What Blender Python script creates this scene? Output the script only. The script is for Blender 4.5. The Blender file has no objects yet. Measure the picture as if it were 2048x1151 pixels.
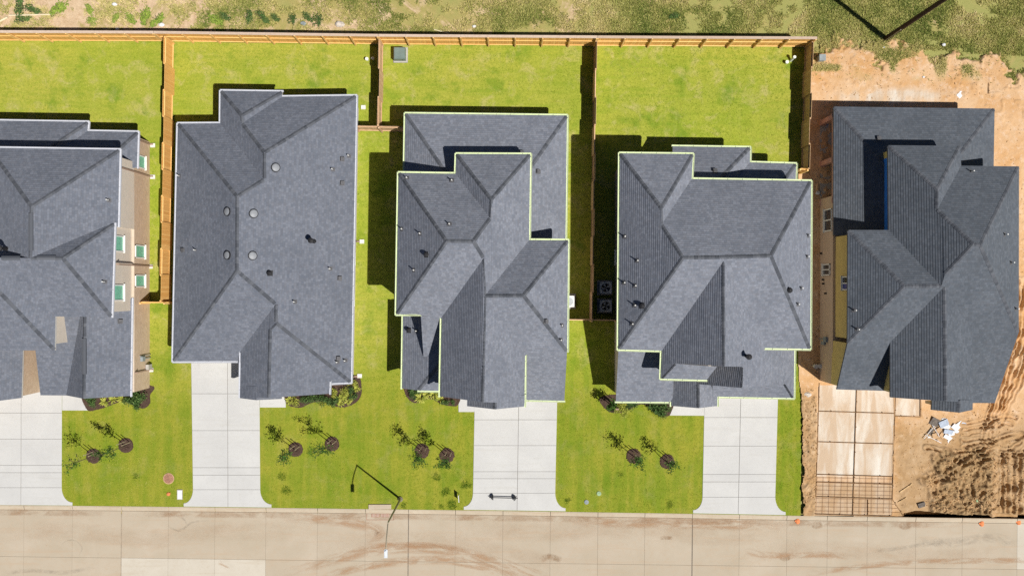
import bpy, math, random
import numpy as np
from mathutils import Vector, Matrix

random.seed(7)
RNG = np.random.default_rng(11)
sc = bpy.context.scene
COL = sc.collection

# ------------------------------------------------------------------ camera, sky, sun, exposure
CAM_H = 64.0          # drone height above the lawns, metres
FOC = 1920.0          # focal length in photo pixels (photo is 2048 wide)
cam_d = bpy.data.cameras.new('camera')
cam_d.sensor_width = 36.0
cam_d.lens = FOC / 2048.0 * 36.0
cam_d.clip_end = 2000.0
cam = bpy.data.objects.new('camera', cam_d)
cam.location = (0, 0, CAM_H)
COL.objects.link(cam)
sc.camera = cam

SUN_EL = math.radians(60.3)
SUN_DX, SUN_DY = 0.79, -0.61            # where the sun stands, in plan
world = bpy.data.worlds.new('World')
sc.world = world
world.use_nodes = True
wn = world.node_tree
wn.nodes.clear()
w_out = wn.nodes.new('ShaderNodeOutputWorld')
w_bg = wn.nodes.new('ShaderNodeBackground')
w_sky = wn.nodes.new('ShaderNodeTexSky')
w_sky.sky_type = 'NISHITA'
w_sky.sun_disc = False
w_sky.air_density = 0.6
w_sky.dust_density = 0.1
w_sky.sun_elevation = SUN_EL
w_sky.sun_rotation = math.atan2(SUN_DX, SUN_DY)
w_bg.inputs[1].default_value = 0.05
wn.links.new(w_sky.outputs[0], w_bg.inputs[0])
wn.links.new(w_bg.outputs[0], w_out.inputs[0])

sun_d = bpy.data.lights.new('sun', 'SUN')
sun_d.energy = 5.0
sun_d.angle = math.radians(0.5)
sun_d.color = (1.0, 0.955, 0.88)
sun = bpy.data.objects.new('sun', sun_d)
_s = Vector((SUN_DX * math.cos(SUN_EL), SUN_DY * math.cos(SUN_EL), math.sin(SUN_EL)))
sun.rotation_euler = _s.to_track_quat('Z', 'Y').to_euler()
sun.location = (30, -25, 60)
COL.objects.link(sun)

sc.view_settings.view_transform = 'Standard'
sc.view_settings.look = 'None'
sc.view_settings.gamma = 1.0
sc.view_settings.exposure = 0.0
sc.cycles.max_bounces = 4
sc.cycles.diffuse_bounces = 2
sc.cycles.transparent_max_bounces = 12
sc.cycles.use_denoising = False


# ------------------------------------------------------------------ coordinates
def W(px, py, z=0.0):
    """photo pixel at height z -> world point"""
    k = (CAM_H - z) / FOC
    return Vector(((px - 1024.0) * k, (575.5 - py) * k, z))


def GX(px): return (px - 1024.0) / 30.0
def GY(py): return (575.5 - py) / 30.0


# ------------------------------------------------------------------ node helpers
MATS = {}


def new_mat(name):
    m = bpy.data.materials.new(name)
    m.use_nodes = True
    nt = m.node_tree
    b = nt.nodes['Principled BSDF']
    b.inputs['Specular IOR Level'].default_value = 0.2
    b.inputs['Roughness'].default_value = 0.85
    MATS[name] = m
    return m, nt, b


def N(nt, kind, **kw):
    n = nt.nodes.new(kind)
    for k, v in kw.items():
        setattr(n, k, v)
    return n


def rgba(c): return (c[0], c[1], c[2], 1.0)


def noise(nt, vec, scale, detail=3.0, rough=0.55, dist=0.0):
    n = N(nt, 'ShaderNodeTexNoise')
    n.inputs['Scale'].default_value = scale
    n.inputs['Detail'].default_value = detail
    n.inputs['Roughness'].default_value = rough
    n.inputs['Distortion'].default_value = dist
    if vec is not None:
        nt.links.new(vec, n.inputs['Vector'])
    return n.outputs['Fac']


def ramp(nt, fac, lo, hi, a=0.0, b=1.0):
    n = N(nt, 'ShaderNodeMapRange')
    n.clamp = True
    for i, v in enumerate((lo, hi, a, b)):
        n.inputs[i + 1].default_value = v
    nt.links.new(fac, n.inputs[0])
    return n.outputs[0]


def mix(nt, fac, c1, c2, mode='MIX'):
    n = N(nt, 'ShaderNodeMix', data_type='RGBA', blend_type=mode)
    ins = [s for s in n.inputs if s.type == 'RGBA']
    f = n.inputs[0]
    if isinstance(fac, (int, float)):
        f.default_value = fac
    else:
        nt.links.new(fac, f)
    for s, c in zip(ins, (c1, c2)):
        if isinstance(c, (tuple, list)):
            s.default_value = rgba(c)
        else:
            nt.links.new(c, s)
    return [s for s in n.outputs if s.type == 'RGBA'][0]


def math_n(nt, op, a, b=None):
    n = N(nt, 'ShaderNodeMath', operation=op)
    for i, v in enumerate((a, b)):
        if v is None:
            continue
        if isinstance(v, (int, float)):
            n.inputs[i].default_value = v
        else:
            nt.links.new(v, n.inputs[i])
    return n.outputs[0]


def geo_pos(nt):
    return N(nt, 'ShaderNodeNewGeometry').outputs['Position']


def scaled(nt, vec, s):
    n = N(nt, 'ShaderNodeVectorMath', operation='MULTIPLY')
    n.inputs[1].default_value = s
    nt.links.new(vec, n.inputs[0])
    return n.outputs[0]


def bump(nt, bsdf, h, strength=0.4, dist=0.02):
    n = N(nt, 'ShaderNodeBump')
    n.inputs['Strength'].default_value = strength
    n.inputs['Distance'].default_value = dist
    nt.links.new(h, n.inputs['Height'])
    nt.links.new(n.outputs[0], bsdf.inputs['Normal'])


def plain(name, col, var=0.15, scale=6.0, rough=0.8, spec=0.2, metal=0.0, fine=0.0):
    """a single colour with soft wear, mottling and a little grain"""
    m, nt, b = new_mat(name)
    p = geo_pos(nt)
    f = noise(nt, p, scale, 4)
    dark = tuple(c * (1 - var) for c in col)
    lite = tuple(min(1, c * (1 + var)) for c in col)
    c = mix(nt, ramp(nt, f, 0.3, 0.7), dark, lite)
    if fine:
        g = noise(nt, p, 60, 2)
        c = mix(nt, fine, c, mix(nt, ramp(nt, g, 0.35, 0.65), dark, lite), 'MIX')
    nt.links.new(c, b.inputs['Base Color'])
    b.inputs['Roughness'].default_value = rough
    b.inputs['Specular IOR Level'].default_value = spec
    b.inputs['Metallic'].default_value = metal
    return m


COURSE = 0.15      # exposed height of a shingle course


def shingle_mat(name, ca, cb, tint=1.0):
    m, nt, b = new_mat(name)
    uv = N(nt, 'ShaderNodeUVMap').outputs[0]
    p = geo_pos(nt)
    br = N(nt, 'ShaderNodeTexBrick')
    br.offset = 0.37
    br.offset_frequency = 2
    br.squash = 1.3
    br.squash_frequency = 3
    for k, v in (('Scale', 1.0), ('Mortar Size', 0.005), ('Mortar Smooth', 0.3), ('Bias', 0.0), ('Brick Width', 0.17), ('Row Height', COURSE)):
        br.inputs[k].default_value = v
    br.inputs['Color1'].default_value = rgba(ca)
    br.inputs['Color2'].default_value = rgba(cb)
    br.inputs['Mortar'].default_value = rgba(tuple(c * 0.45 for c in ca))
    nt.links.new(uv, br.inputs['Vector'])
    g = noise(nt, p, 45, 3, 0.7)
    c = mix(nt, ramp(nt, g, 0.3, 0.75, 0.0, 0.5), br.outputs['Color'], tuple(x * 1.5 for x in cb))
    # some shingles warmer, some cooler, blended granules
    h = noise(nt, scaled(nt, uv, (3.2, 6.9, 1)), 1.0, 1)
    c = mix(nt, ramp(nt, h, 0.4, 0.7, 0.0, 0.4), c, (ca[0] * 1.5, ca[1] * 1.28, ca[2] * 1.1))
    l = noise(nt, p, 0.55, 3)
    c = mix(nt, ramp(nt, l, 0.35, 0.7, 0.0, 0.25), c, tuple(x * 0.75 for x in ca))
    nt.links.new(c, b.inputs['Base Color'])
    bump(nt, b, g, 0.35, 0.012)
    b.inputs['Roughness'].default_value = 0.92
    b.inputs['Specular IOR Level'].default_value = 0.12
    return m


shingle_mat('shingle', (0.121, 0.137, 0.172), (0.219, 0.237, 0.283))
shingle_mat('shingle_slate', (0.098, 0.113, 0.145), (0.177, 0.193, 0.234))
shingle_mat('shingle_new', (0.068, 0.081, 0.101), (0.122, 0.138, 0.165))


def cap_mat():
    m, nt, b = new_mat('cap_shingle')
    a = N(nt, 'ShaderNodeAttribute', attribute_name='rnd')
    c = mix(nt, a.outputs['Fac'], (0.052, 0.059, 0.074), (0.118, 0.127, 0.148))
    g = noise(nt, geo_pos(nt), 50, 3)
    c = mix(nt, ramp(nt, g, 0.35, 0.7, 0, 0.35), c, (0.17, 0.178, 0.2))
    nt.links.new(c, b.inputs['Base Color'])
    b.inputs['Roughness'].default_value = 0.95


cap_mat()


def lawn_mat():
    m, nt, b = new_mat('lawn')
    p = geo_pos(nt)
    a = noise(nt, p, 0.22, 4, 0.6, 0.4)
    c = mix(nt, ramp(nt, a, 0.36, 0.64), (0.235, 0.345, 0.024), (0.38, 0.43, 0.05))
    big = noise(nt, p, 0.075, 3, 0.5)
    c = mix(nt, ramp(nt, big, 0.38, 0.6, 0, 0.75), (0.45, 0.43, 0.075), c)
    st = noise(nt, scaled(nt, p, (0.3, 2.4, 1)), 1.0, 4, 0.65)
    c = mix(nt, ramp(nt, st, 0.45, 0.72, 0, 0.6), c, (0.195, 0.31, 0.02))
    st2 = noise(nt, scaled(nt, p, (1.9, 0.2, 1)), 1.0, 4, 0.65)
    c = mix(nt, ramp(nt, st2, 0.48, 0.74, 0, 0.5), c, (0.43, 0.44, 0.085))
    d = noise(nt, p, 0.8, 6, 0.66, 0.6)
    c = mix(nt, ramp(nt, d, 0.52, 0.68, 0, 0.85), c, (0.54, 0.47, 0.19))
    g2 = noise(nt, p, 0.5, 5, 0.62)
    c = mix(nt, ramp(nt, g2, 0.54, 0.68, 0, 0.75), c, (0.13, 0.25, 0.018))
    sp = noise(nt, p, 1.6, 3, 0.5)
    c = mix(nt, ramp(nt, sp, 0.70, 0.76, 0, 0.6), c, (0.10, 0.155, 0.02))
    sepp = N(nt, 'ShaderNodeSeparateXYZ')
    nt.links.new(p, sepp.inputs[0])
    # the front sod is a deeper green than the back yards
    fr = ramp(nt, sepp.outputs[1], -2.0, -8.0, 0, 0.7)
    c = mix(nt, fr, c, mix(nt, ramp(nt, math_n(nt, 'ADD', math_n(nt, 'MULTIPLY', st2, 0.5), math_n(nt, 'MULTIPLY', noise(nt, p, 0.35, 5, 0.65, 0.5), 0.5)), 0.42, 0.58), (0.12, 0.195, 0.008), (0.30, 0.275, 0.03)))
    f = noise(nt, p, 6, 5, 0.75)
    c = mix(nt, ramp(nt, f, 0.35, 0.7, 0, 0.55), c, (0.14, 0.20, 0.012))
    f2 = noise(nt, p, 22, 3, 0.7)
    c = mix(nt, ramp(nt, f2, 0.5, 0.8, 0, 0.55), c, (0.43, 0.46, 0.085))
    nt.links.new(c, b.inputs['Base Color'])
    bump(nt, b, f2, 0.7, 0.04)
    b.inputs['Specular IOR Level'].default_value = 0.05


lawn_mat()


def blade_mat(name, cols):
    m, nt, b = new_mat(name)
    a = N(nt, 'ShaderNodeAttribute', attribute_name='rnd')
    cr = N(nt, 'ShaderNodeValToRGB')
    el = cr.color_ramp.elements
    el[0].position, el[0].color = 0, rgba(cols[0])
    el[1].position, el[1].color = 1, rgba(cols[-1])
    for i, c in enumerate(cols[1:-1]):
        e = el.new((i + 1) / (len(cols) - 1))
        e.color = rgba(c)
    nt.links.new(a.outputs['Fac'], cr.inputs[0])
    nt.links.new(cr.outputs[0], b.inputs['Base Color'])
    b.inputs['Specular IOR Level'].default_value = 0.1
    return m


blade_mat('blades', [(0.15, 0.245, 0.012), (0.25, 0.335, 0.022), (0.37, 0.40, 0.05), (0.52, 0.48, 0.13)])
blade_mat('weed_blades', [(0.17, 0.225, 0.05), (0.36, 0.37, 0.10), (0.58, 0.51, 0.20), (0.78, 0.64, 0.36)])
blade_mat('clod_soil', [(0.30, 0.175, 0.08), (0.45, 0.28, 0.14), (0.60, 0.40, 0.22)])
blade_mat('leaf_tree', [(0.02, 0.045, 0.012), (0.05, 0.11, 0.02), (0.09, 0.19, 0.03)])
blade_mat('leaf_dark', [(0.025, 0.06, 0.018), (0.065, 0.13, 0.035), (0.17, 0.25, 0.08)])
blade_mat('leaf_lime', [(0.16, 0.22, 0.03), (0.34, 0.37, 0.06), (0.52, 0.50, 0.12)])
blade_mat('leaf_weed', [(0.12, 0.20, 0.03), (0.22, 0.32, 0.05), (0.36, 0.42, 0.09)])


def ground_mat():
    m, nt, b = new_mat('field_soil')
    p = geo_pos(nt)
    sep = N(nt, 'ShaderNodeSeparateXYZ')
    nt.links.new(p, sep.inputs[0])
    n1 = noise(nt, p, 0.42, 6, 0.68, 0.6)
    n2 = noise(nt, p, 3.5, 5, 0.7)
    n3 = noise(nt, p, 18, 4, 0.75)
    soil = mix(nt, ramp(nt, n2, 0.3, 0.7), (0.52, 0.36, 0.22), (0.74, 0.57, 0.40))
    dry = mix(nt, ramp(nt, n2, 0.3, 0.7), (0.33, 0.29, 0.09), (0.48, 0.39, 0.16))
    grn = mix(nt, ramp(nt, n3, 0.3, 0.7), (0.25, 0.275, 0.075), (0.42, 0.39, 0.14))
    # the bank is greener towards the right of the row, barer at the left
    gx = ramp(nt, sep.outputs[0], -34, 16, -0.15, 0.14)
    f = math_n(nt, 'ADD', n1, gx)
    c = mix(nt, ramp(nt, f, 0.40, 0.50), soil, dry)
    c = mix(nt, ramp(nt, f, 0.50, 0.64), c, grn)
    c = mix(nt, ramp(nt, n3, 0.45, 0.75, 0, 0.35), c, (0.22, 0.20, 0.08))
    nt.links.new(c, b.inputs['Base Color'])
    bump(nt, b, n3, 0.7, 0.06)


ground_mat()


def dirt_mat():
    m, nt, b = new_mat('red_dirt')
    p = geo_pos(nt)
    n1 = noise(nt, p, 0.42, 5, 0.6, 0.8)
    n2 = noise(nt, p, 2.4, 5, 0.7, 0.3)
    n3 = noise(nt, p, 16, 4, 0.75)
    c = mix(nt, ramp(nt, n1, 0.34, 0.62), (0.58, 0.335, 0.15), (0.66, 0.45, 0.27))
    c = mix(nt, ramp(nt, n2, 0.52, 0.75, 0, 0.85), c, (0.74, 0.57, 0.43))
    c = mix(nt, ramp(nt, n3, 0.55, 0.8, 0, 0.4), c, (0.33, 0.16, 0.07))
    a = N(nt, 'ShaderNodeAttribute', attribute_name='clod')
    clod = mix(nt, ramp(nt, n2, 0.3, 0.7), (0.23, 0.15, 0.075), (0.43, 0.295, 0.155))
    c = mix(nt, a.outputs['Fac'], c, clod)
    s = N(nt, 'ShaderNodeAttribute', attribute_name='sand')
    sand = mix(nt, ramp(nt, noise(nt, scaled(nt, p, (1.2, 0.25, 1)), 1.0, 4, 0.6, 0.5), 0.42, 0.66), (0.56, 0.43, 0.31), (0.72, 0.68, 0.61))
    sand = mix(nt, ramp(nt, n3, 0.5, 0.8, 0, 0.25), sand, (0.4, 0.24, 0.12))
    c = mix(nt, s.outputs['Fac'], c, sand)
    g = N(nt, 'ShaderNodeAttribute', attribute_name='grassy')
    grn = mix(nt, ramp(nt, n3, 0.3, 0.7), (0.25, 0.25, 0.07), (0.42, 0.36, 0.14))
    c = mix(nt, g.outputs['Fac'], c, grn)
    nt.links.new(c, b.inputs['Base Color'])
    bump(nt, b, n3, 0.6, 0.05)
    b.inputs['Specular IOR Level'].default_value = 0.05


dirt_mat()


def concrete_mat(name, ca, cb, stain, amt):
    m, nt, b = new_mat(name)
    p = geo_pos(nt)
    oi = N(nt, 'ShaderNodeObjectInfo').outputs['Random']
    n1 = noise(nt, p, 0.5, 4, 0.6, 0.4)
    n2 = noise(nt, p, 5, 5, 0.7)
    n3 = noise(nt, p, 40, 3, 0.7)
    c = mix(nt, ramp(nt, n1, 0.3, 0.7), ca, cb)
    c = mix(nt, ramp(nt, oi, 0, 1, 0, 0.15), c, tuple(x * 0.8 for x in ca))
    c = mix(nt, ramp(nt, n2, 0.5, 0.78, 0, amt), c, stain)
    drag = noise(nt, scaled(nt, p, (0.22, 2.6, 1)), 1.0, 5, 0.65, 0.6)
    c = mix(nt, ramp(nt, drag, 0.54, 0.74, 0, amt), c, stain)
    spk = noise(nt, p, 1.9, 6, 0.8)
    c = mix(nt, ramp(nt, spk, 0.64, 0.74, 0, amt), c, tuple(x * 0.6 for x in stain))
    c = mix(nt, ramp(nt, n3, 0.4, 0.75, 0, 0.12), c, tuple(x * 0.7 for x in ca))
    nt.links.new(c, b.inputs['Base Color'])
    bump(nt, b, n3, 0.25, 0.01)
    b.inputs['Specular IOR Level'].default_value = 0.15


concrete_mat('drive_concrete', (0.53, 0.53, 0.525), (0.59, 0.59, 0.58), (0.46, 0.445, 0.41), 0.4)
concrete_mat('road_concrete', (0.445, 0.38, 0.29), (0.505, 0.435, 0.345), (0.47, 0.345, 0.235), 0.5)
concrete_mat('road_concrete_pale', (0.54, 0.49, 0.41), (0.60, 0.555, 0.475), (0.45, 0.37, 0.27), 0.4)
concrete_mat('kerb_concrete', (0.47, 0.40, 0.305), (0.55, 0.475, 0.37), (0.42, 0.285, 0.18), 0.6)
plain('joint_sealant', (0.17, 0.15, 0.13), 0.2)
plain('base_course', (0.40, 0.335, 0.26), 0.2, 4)


def decal_mat(name, col, amount, sx=0.6, sy=3.0, lo=0.42, hi=0.62):
    m, nt, b = new_mat(name)
    uv = N(nt, 'ShaderNodeUVMap').outputs[0]
    n = noise(nt, scaled(nt, uv, (sx, sy, 1)), 1.0, 5, 0.7, 0.5)
    n2 = noise(nt, geo_pos(nt), 9.0, 4, 0.7)
    a = N(nt, 'ShaderNodeAttribute', attribute_name='edge')
    f = math_n(nt, 'MULTIPLY', ramp(nt, n, lo, hi), a.outputs['Fac'])
    f = math_n(nt, 'MULTIPLY', f, ramp(nt, n2, 0.25, 0.6, 0.3, 1))
    f = math_n(nt, 'MULTIPLY', f, amount)
    nt.links.new(f, b.inputs['Alpha'])
    b.inputs['Base Color'].default_value = rgba(col)
    b.inputs['Specular IOR Level'].default_value = 0.05


decal_mat('mud_stain', (0.50, 0.30, 0.17), 0.6)
decal_mat('mud_gutter', (0.42, 0.27, 0.165), 0.6, 0.5, 1.0, 0.42, 0.68)
decal_mat('rubber_mark', (0.27, 0.24, 0.20), 0.28, 1.6, 3.0, 0.38, 0.68)
decal_mat('mud_wash', (0.50, 0.34, 0.215), 0.2, 0.35, 0.9, 0.36, 0.66)
decal_mat('wet_mark', (0.38, 0.26, 0.165), 0.7, 2.5, 2.5, 0.35, 0.6)


def wood_mat(name, ca, cb, dark):
    m, nt, b = new_mat(name)
    p = geo_pos(nt)
    tc = N(nt, 'ShaderNodeTexCoord').outputs['Object']
    a = N(nt, 'ShaderNodeAttribute', attribute_name='rnd')
    g = noise(nt, scaled(nt, p, (9, 9, 1.2)), 1.0, 4, 0.6, 0.3)
    c = mix(nt, a.outputs['Fac'], ca, cb)
    c = mix(nt, ramp(nt, g, 0.4, 0.75, 0, 0.5), c, dark)
    nt.links.new(c, b.inputs['Base Color'])


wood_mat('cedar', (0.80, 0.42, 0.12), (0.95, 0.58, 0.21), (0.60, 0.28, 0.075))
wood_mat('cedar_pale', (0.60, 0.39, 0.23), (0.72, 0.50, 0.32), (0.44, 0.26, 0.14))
wood_mat('cedar_rail', (0.86, 0.54, 0.2), (0.94, 0.65, 0.28), (0.68, 0.38, 0.13))
wood_mat('cedar_cap', (0.52, 0.40, 0.31), (0.64, 0.51, 0.41), (0.38, 0.26, 0.18))
plain('form_wood', (0.27, 0.16, 0.08), 0.35, 5)
plain('scrap_wood', (0.55, 0.38, 0.2), 0.25, 5)


def brick_mat(name, ca, cb, mo, w=0.2, h=0.075):
    m, nt, b = new_mat(name)
    p = geo_pos(nt)
    sep = N(nt, 'ShaderNodeSeparateXYZ')
    nt.links.new(p, sep.inputs[0])
    com = N(nt, 'ShaderNodeCombineXYZ')
    nt.links.new(math_n(nt, 'ADD', sep.outputs[0], sep.outputs[1]), com.inputs[0])
    nt.links.new(sep.outputs[2], com.inputs[1])
    br = N(nt, 'ShaderNodeTexBrick')
    for k, v in (('Scale', 1.0), ('Mortar Size', 0.009), ('Brick Width', w), ('Row Height', h)):
        br.inputs[k].default_value = v
    br.inputs['Color1'].default_value = rgba(ca)
    br.inputs['Color2'].default_value = rgba(cb)
    br.inputs['Mortar'].default_value = rgba(mo)
    nt.links.new(com.outputs[0], br.inputs['Vector'])
    n = noise(nt, p, 3, 4)
    c = mix(nt, ramp(nt, n, 0.35, 0.7, 0, 0.3), br.outputs['Color'], tuple(x * 0.8 for x in ca))
    nt.links.new(c, b.inputs['Base Color'])
    bump(nt, b, br.outputs['Fac'], -0.4, 0.01)


brick_mat('tan_brick', (0.56, 0.40, 0.27), (0.70, 0.53, 0.39), (0.62, 0.53, 0.43))
brick_mat('pale_brick', (0.66, 0.58, 0.52), (0.74, 0.67, 0.60), (0.68, 0.63, 0.57))
brick_mat('lap_siding', (0.72, 0.64, 0.54), (0.75, 0.67, 0.57), (0.62, 0.54, 0.45), 3.6, 0.18)
brick_mat('fibre_board', (0.60, 0.46, 0.34), (0.65, 0.51, 0.385), (0.52, 0.39, 0.28), 3.0, 0.2)
plain('sheathing', (0.68, 0.53, 0.20), 0.08, 2)
plain('blue_wrap', (0.03, 0.20, 0.72), 0.15, 3)
plain('pink_board', (0.58, 0.36, 0.30), 0.15, 3)
plain('grey_stone', (0.50, 0.47, 0.44), 0.15, 3)
plain('fascia', (0.62, 0.60, 0.57), 0.05, 3)
plain('fascia_dark', (0.16, 0.155, 0.155), 0.1, 3)
plain('gutter_white', (0.56, 0.58, 0.64), 0.05, 3, 0.5)
plain('gutter_green', (0.66, 0.75, 0.47), 0.06, 3, 0.5)
plain('downspout', (0.36, 0.25, 0.19), 0.1, 4, 0.5)
plain('vent_metal', (0.42, 0.43, 0.45), 0.2, 9, 0.45, 0.5, 0.5)
plain('vent_black', (0.025, 0.025, 0.028), 0.2, 9, 0.6)
plain('vent_white', (0.72, 0.72, 0.70), 0.1, 9, 0.6)
plain('vent_grey', (0.12, 0.12, 0.13), 0.2, 9, 0.7)
plain('dome_lens', (0.27, 0.285, 0.31), 0.1, 5, 0.45, 0.3)
plain('window_frame', (0.80, 0.80, 0.76), 0.05, 4)
plain('film_teal', (0.20, 0.56, 0.40), 0.12, 3, 0.4, 0.5)
plain('glass_dark', (0.045, 0.05, 0.06), 0.3, 3, 0.1, 0.6)
plain('glass_blue', (0.08, 0.10, 0.33), 0.3, 3, 0.1, 0.6)
plain('mulch', (0.085, 0.055, 0.042), 0.5, 22, 0.95, 0.05, 0, 0.5)
plain('mulch_chip', (0.10, 0.066, 0.052), 0.45, 9, 0.95, 0.05)
plain('bark', (0.16, 0.12, 0.085), 0.3, 14)
plain('stake_wood', (0.50, 0.42, 0.30), 0.2, 8)
plain('pole_steel', (0.30, 0.27, 0.20), 0.15, 5, 0.5, 0.4, 0.3)
plain('lamp_head', (0.62, 0.66, 0.72), 0.1, 5, 0.4, 0.5)
plain('pole_dark', (0.042, 0.022, 0.016), 0.3, 5, 0.7)
plain('iron_lid', (0.36, 0.19, 0.13), 0.25, 9)
plain('green_box', (0.165, 0.225, 0.21), 0.12, 4, 0.5, 0.4)
plain('grey_box', (0.27, 0.31, 0.33), 0.15, 4, 0.6)
plain('pvc', (0.78, 0.82, 0.74), 0.06, 4, 0.4, 0.4)
plain('ac_case', (0.42, 0.46, 0.50), 0.1, 5, 0.5, 0.4)
plain('ac_dark', (0.03, 0.032, 0.036), 0.2, 8)
plain('ac_pale', (0.75, 0.77, 0.76), 0.08, 5, 0.5)
plain('pad_concrete', (0.45, 0.43, 0.40), 0.1, 5)
plain('splash_block', (0.74, 0.73, 0.68), 0.08, 6)
plain('iron_black', (0.03, 0.032, 0.036), 0.2, 8, 0.4, 0.5)
plain('sign_face', (0.05, 0.05, 0.055), 0.1, 4)
plain('sign_edge', (0.7, 0.7, 0.7), 0.1, 4)
plain('orange_bag', (0.75, 0.25, 0.10), 0.2, 8)
plain('rebar', (0.27, 0.13, 0.06), 0.3, 12)
plain('scrap_white', (0.74, 0.75, 0.77), 0.12, 6)
plain('scrap_blue', (0.40, 0.46, 0.56), 0.2, 6)
plain('scrap_tan', (0.50, 0.33, 0.19), 0.2, 6)
plain('scrap_black', (0.14, 0.12, 0.105), 0.4, 8)
plain('rubble', (0.58, 0.52, 0.46), 0.2, 6)
plain('netting_green', (0.30, 0.42, 0.25), 0.2, 6)
plain('pipe_cream', (0.75, 0.66, 0.46), 0.1, 5)


# ------------------------------------------------------------------ objects
class MB:
    """collects faces (world coordinates) and links them as ONE mesh object"""

    def __init__(self):
        self.v, self.f, self.m, self.r = [], [], [], []

    def face(self, pts, mi=0, r=None):
        i = len(self.v)
        self.v += [tuple(p) for p in pts]
        self.f.append(tuple(range(i, i + len(pts))))
        self.m.append(mi)
        self.r.append(random.random() if r is None else r)

    def prism(self, poly, z0, z1, mi=0, side_mi=None, bottom=False, r=None):
        a = sum(poly[i][0] * poly[(i + 1) % len(poly)][1] - poly[(i + 1) % len(poly)][0] * poly[i][1] for i in range(len(poly)))
        if a < 0:
            poly = list(reversed(poly))
        r = random.random() if r is None else r
        self.face([(p[0], p[1], z1) for p in poly], mi, r)
        n = len(poly)
        for i in range(n):
            p, q = poly[i], poly[(i + 1) % n]
            self.face([(p[0], p[1], z0), (q[0], q[1], z0), (q[0], q[1], z1), (p[0], p[1], z1)], mi if side_mi is None else side_mi, r)
        if bottom:
            self.face([(p[0], p[1], z0) for p in reversed(poly)], mi, r)

    def box(self, c, s, rz=0.0, mi=0, r=None, M=None):
        hx, hy, hz = s[0] / 2, s[1] / 2, s[2] / 2
        M = M or Matrix.Rotation(rz, 3, 'Z')
        c = Vector(c)
        P = [c + M @ Vector((x * hx, y * hy, z * hz)) for z in (-1, 1) for x, y in ((-1, -1), (1, -1), (1, 1), (-1, 1))]
        r = random.random() if r is None else r
        for q in ((3, 2, 1, 0), (4, 5, 6, 7), (0, 1, 5, 4), (1, 2, 6, 5), (2, 3, 7, 6), (3, 0, 4, 7)):
            self.face([P[k] for k in q], mi, r)

    def tube(self, a, b, ra, rb=None, n=8, mi=0, cap=True):
        a, b = Vector(a), Vector(b)
        rb = ra if rb is None else rb
        d = (b - a).normalized()
        u = d.orthogonal().normalized()
        w = d.cross(u)
        r = random.random()
        A = [a + (u * math.cos(t) + w * math.sin(t)) * ra for t in [2 * math.pi * k / n for k in range(n)]]
        B = [b + (u * math.cos(t) + w * math.sin(t)) * rb for t in [2 * math.pi * k / n for k in range(n)]]
        for k in range(n):
            j = (k + 1) % n
            self.face([A[k], A[j], B[j], B[k]], mi, r)
        if cap:
            self.face(B, mi, r)
            self.face(list(reversed(A)), mi, r)

    def path(self, pts, rads, n=8, mi=0):
        for i in range(len(pts) - 1):
            self.tube(pts[i], pts[i + 1], rads[i], rads[i + 1], n, mi)

    def lathe(self, c, prof, n=20, mi=0):
        c = Vector(c)
        r = random.random()
        rings = [[c + Vector((p[0] * math.cos(t), p[0] * math.sin(t), p[1])) for t in [2 * math.pi * k / n for k in range(n)]] for p in prof]
        for a, b in zip(rings, rings[1:]):
            for k in range(n):
                j = (k + 1) % n
                self.face([a[k], a[j], b[j], b[k]], mi, r)
        self.face(rings[-1], mi, r)

    def build(self, name, mats, parent=None, origin=None):
        if isinstance(mats, str):
            mats = [mats]
        if parent is not None:
            o3 = ORG[parent.name]
        elif origin is not None:
            o3 = Vector(origin)
        else:
            o3 = Vector((0, 0, 0))
        me = bpy.data.meshes.new(name)
        me.from_pydata([(p[0] - o3[0], p[1] - o3[1], p[2] - o3[2]) for p in self.v], [], self.f)
        for mt in mats:
            me.materials.append(MATS[mt])
        me.polygons.foreach_set('material_index', self.m)
        at = me.attributes.new('rnd', 'FLOAT', 'FACE')
        at.data.foreach_set('value', self.r)
        me.update()
        return link(name, me, parent, o3)


ORG = {}


def link(name, me, parent=None, o3=(0, 0, 0)):
    ob = bpy.data.objects.new(name, me)
    COL.objects.link(ob)
    if parent is None:
        ob.location = o3
    else:
        ob.parent = parent
    ORG[ob.name] = Vector(o3)
    return ob


def tag(o, label=None, cat=None, group=None, kind=None):
    if label: o['label'] = label
    if cat: o['category'] = cat
    if group: o['group'] = group
    if kind: o['kind'] = kind
    return o


def thing(name, loc, label, cat, group=None):
    return tag(link(name, None, None, loc), label, cat, group)


def place(name, me, loc, parent=None, rz=0.0, scale=1.0):
    """another object on shared mesh data"""
    ob = bpy.data.objects.new(name, me)
    COL.objects.link(ob)
    ob.location = loc
    ob.rotation_euler = (0, 0, rz)
    ob.scale = (scale, scale, scale)
    if parent is not None:
        ob.parent = parent
        ORG[ob.name] = ORG[parent.name] + Vector(loc)
    else:
        ORG[ob.name] = Vector(loc)
    return ob


def pip(poly, X, Y):
    """vectorised point in polygon"""
    ins = np.zeros(len(X), bool)
    n = len(poly)
    for i in range(n):
        x0, y0 = poly[i][0], poly[i][1]
        x1, y1 = poly[(i + 1) % n][0], poly[(i + 1) % n][1]
        if y0 == y1:
            continue
        c = ((y0 > Y) != (y1 > Y)) & (X < (x1 - x0) * (Y - y0) / (y1 - y0) + x0)
        ins ^= c
    return ins


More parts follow.
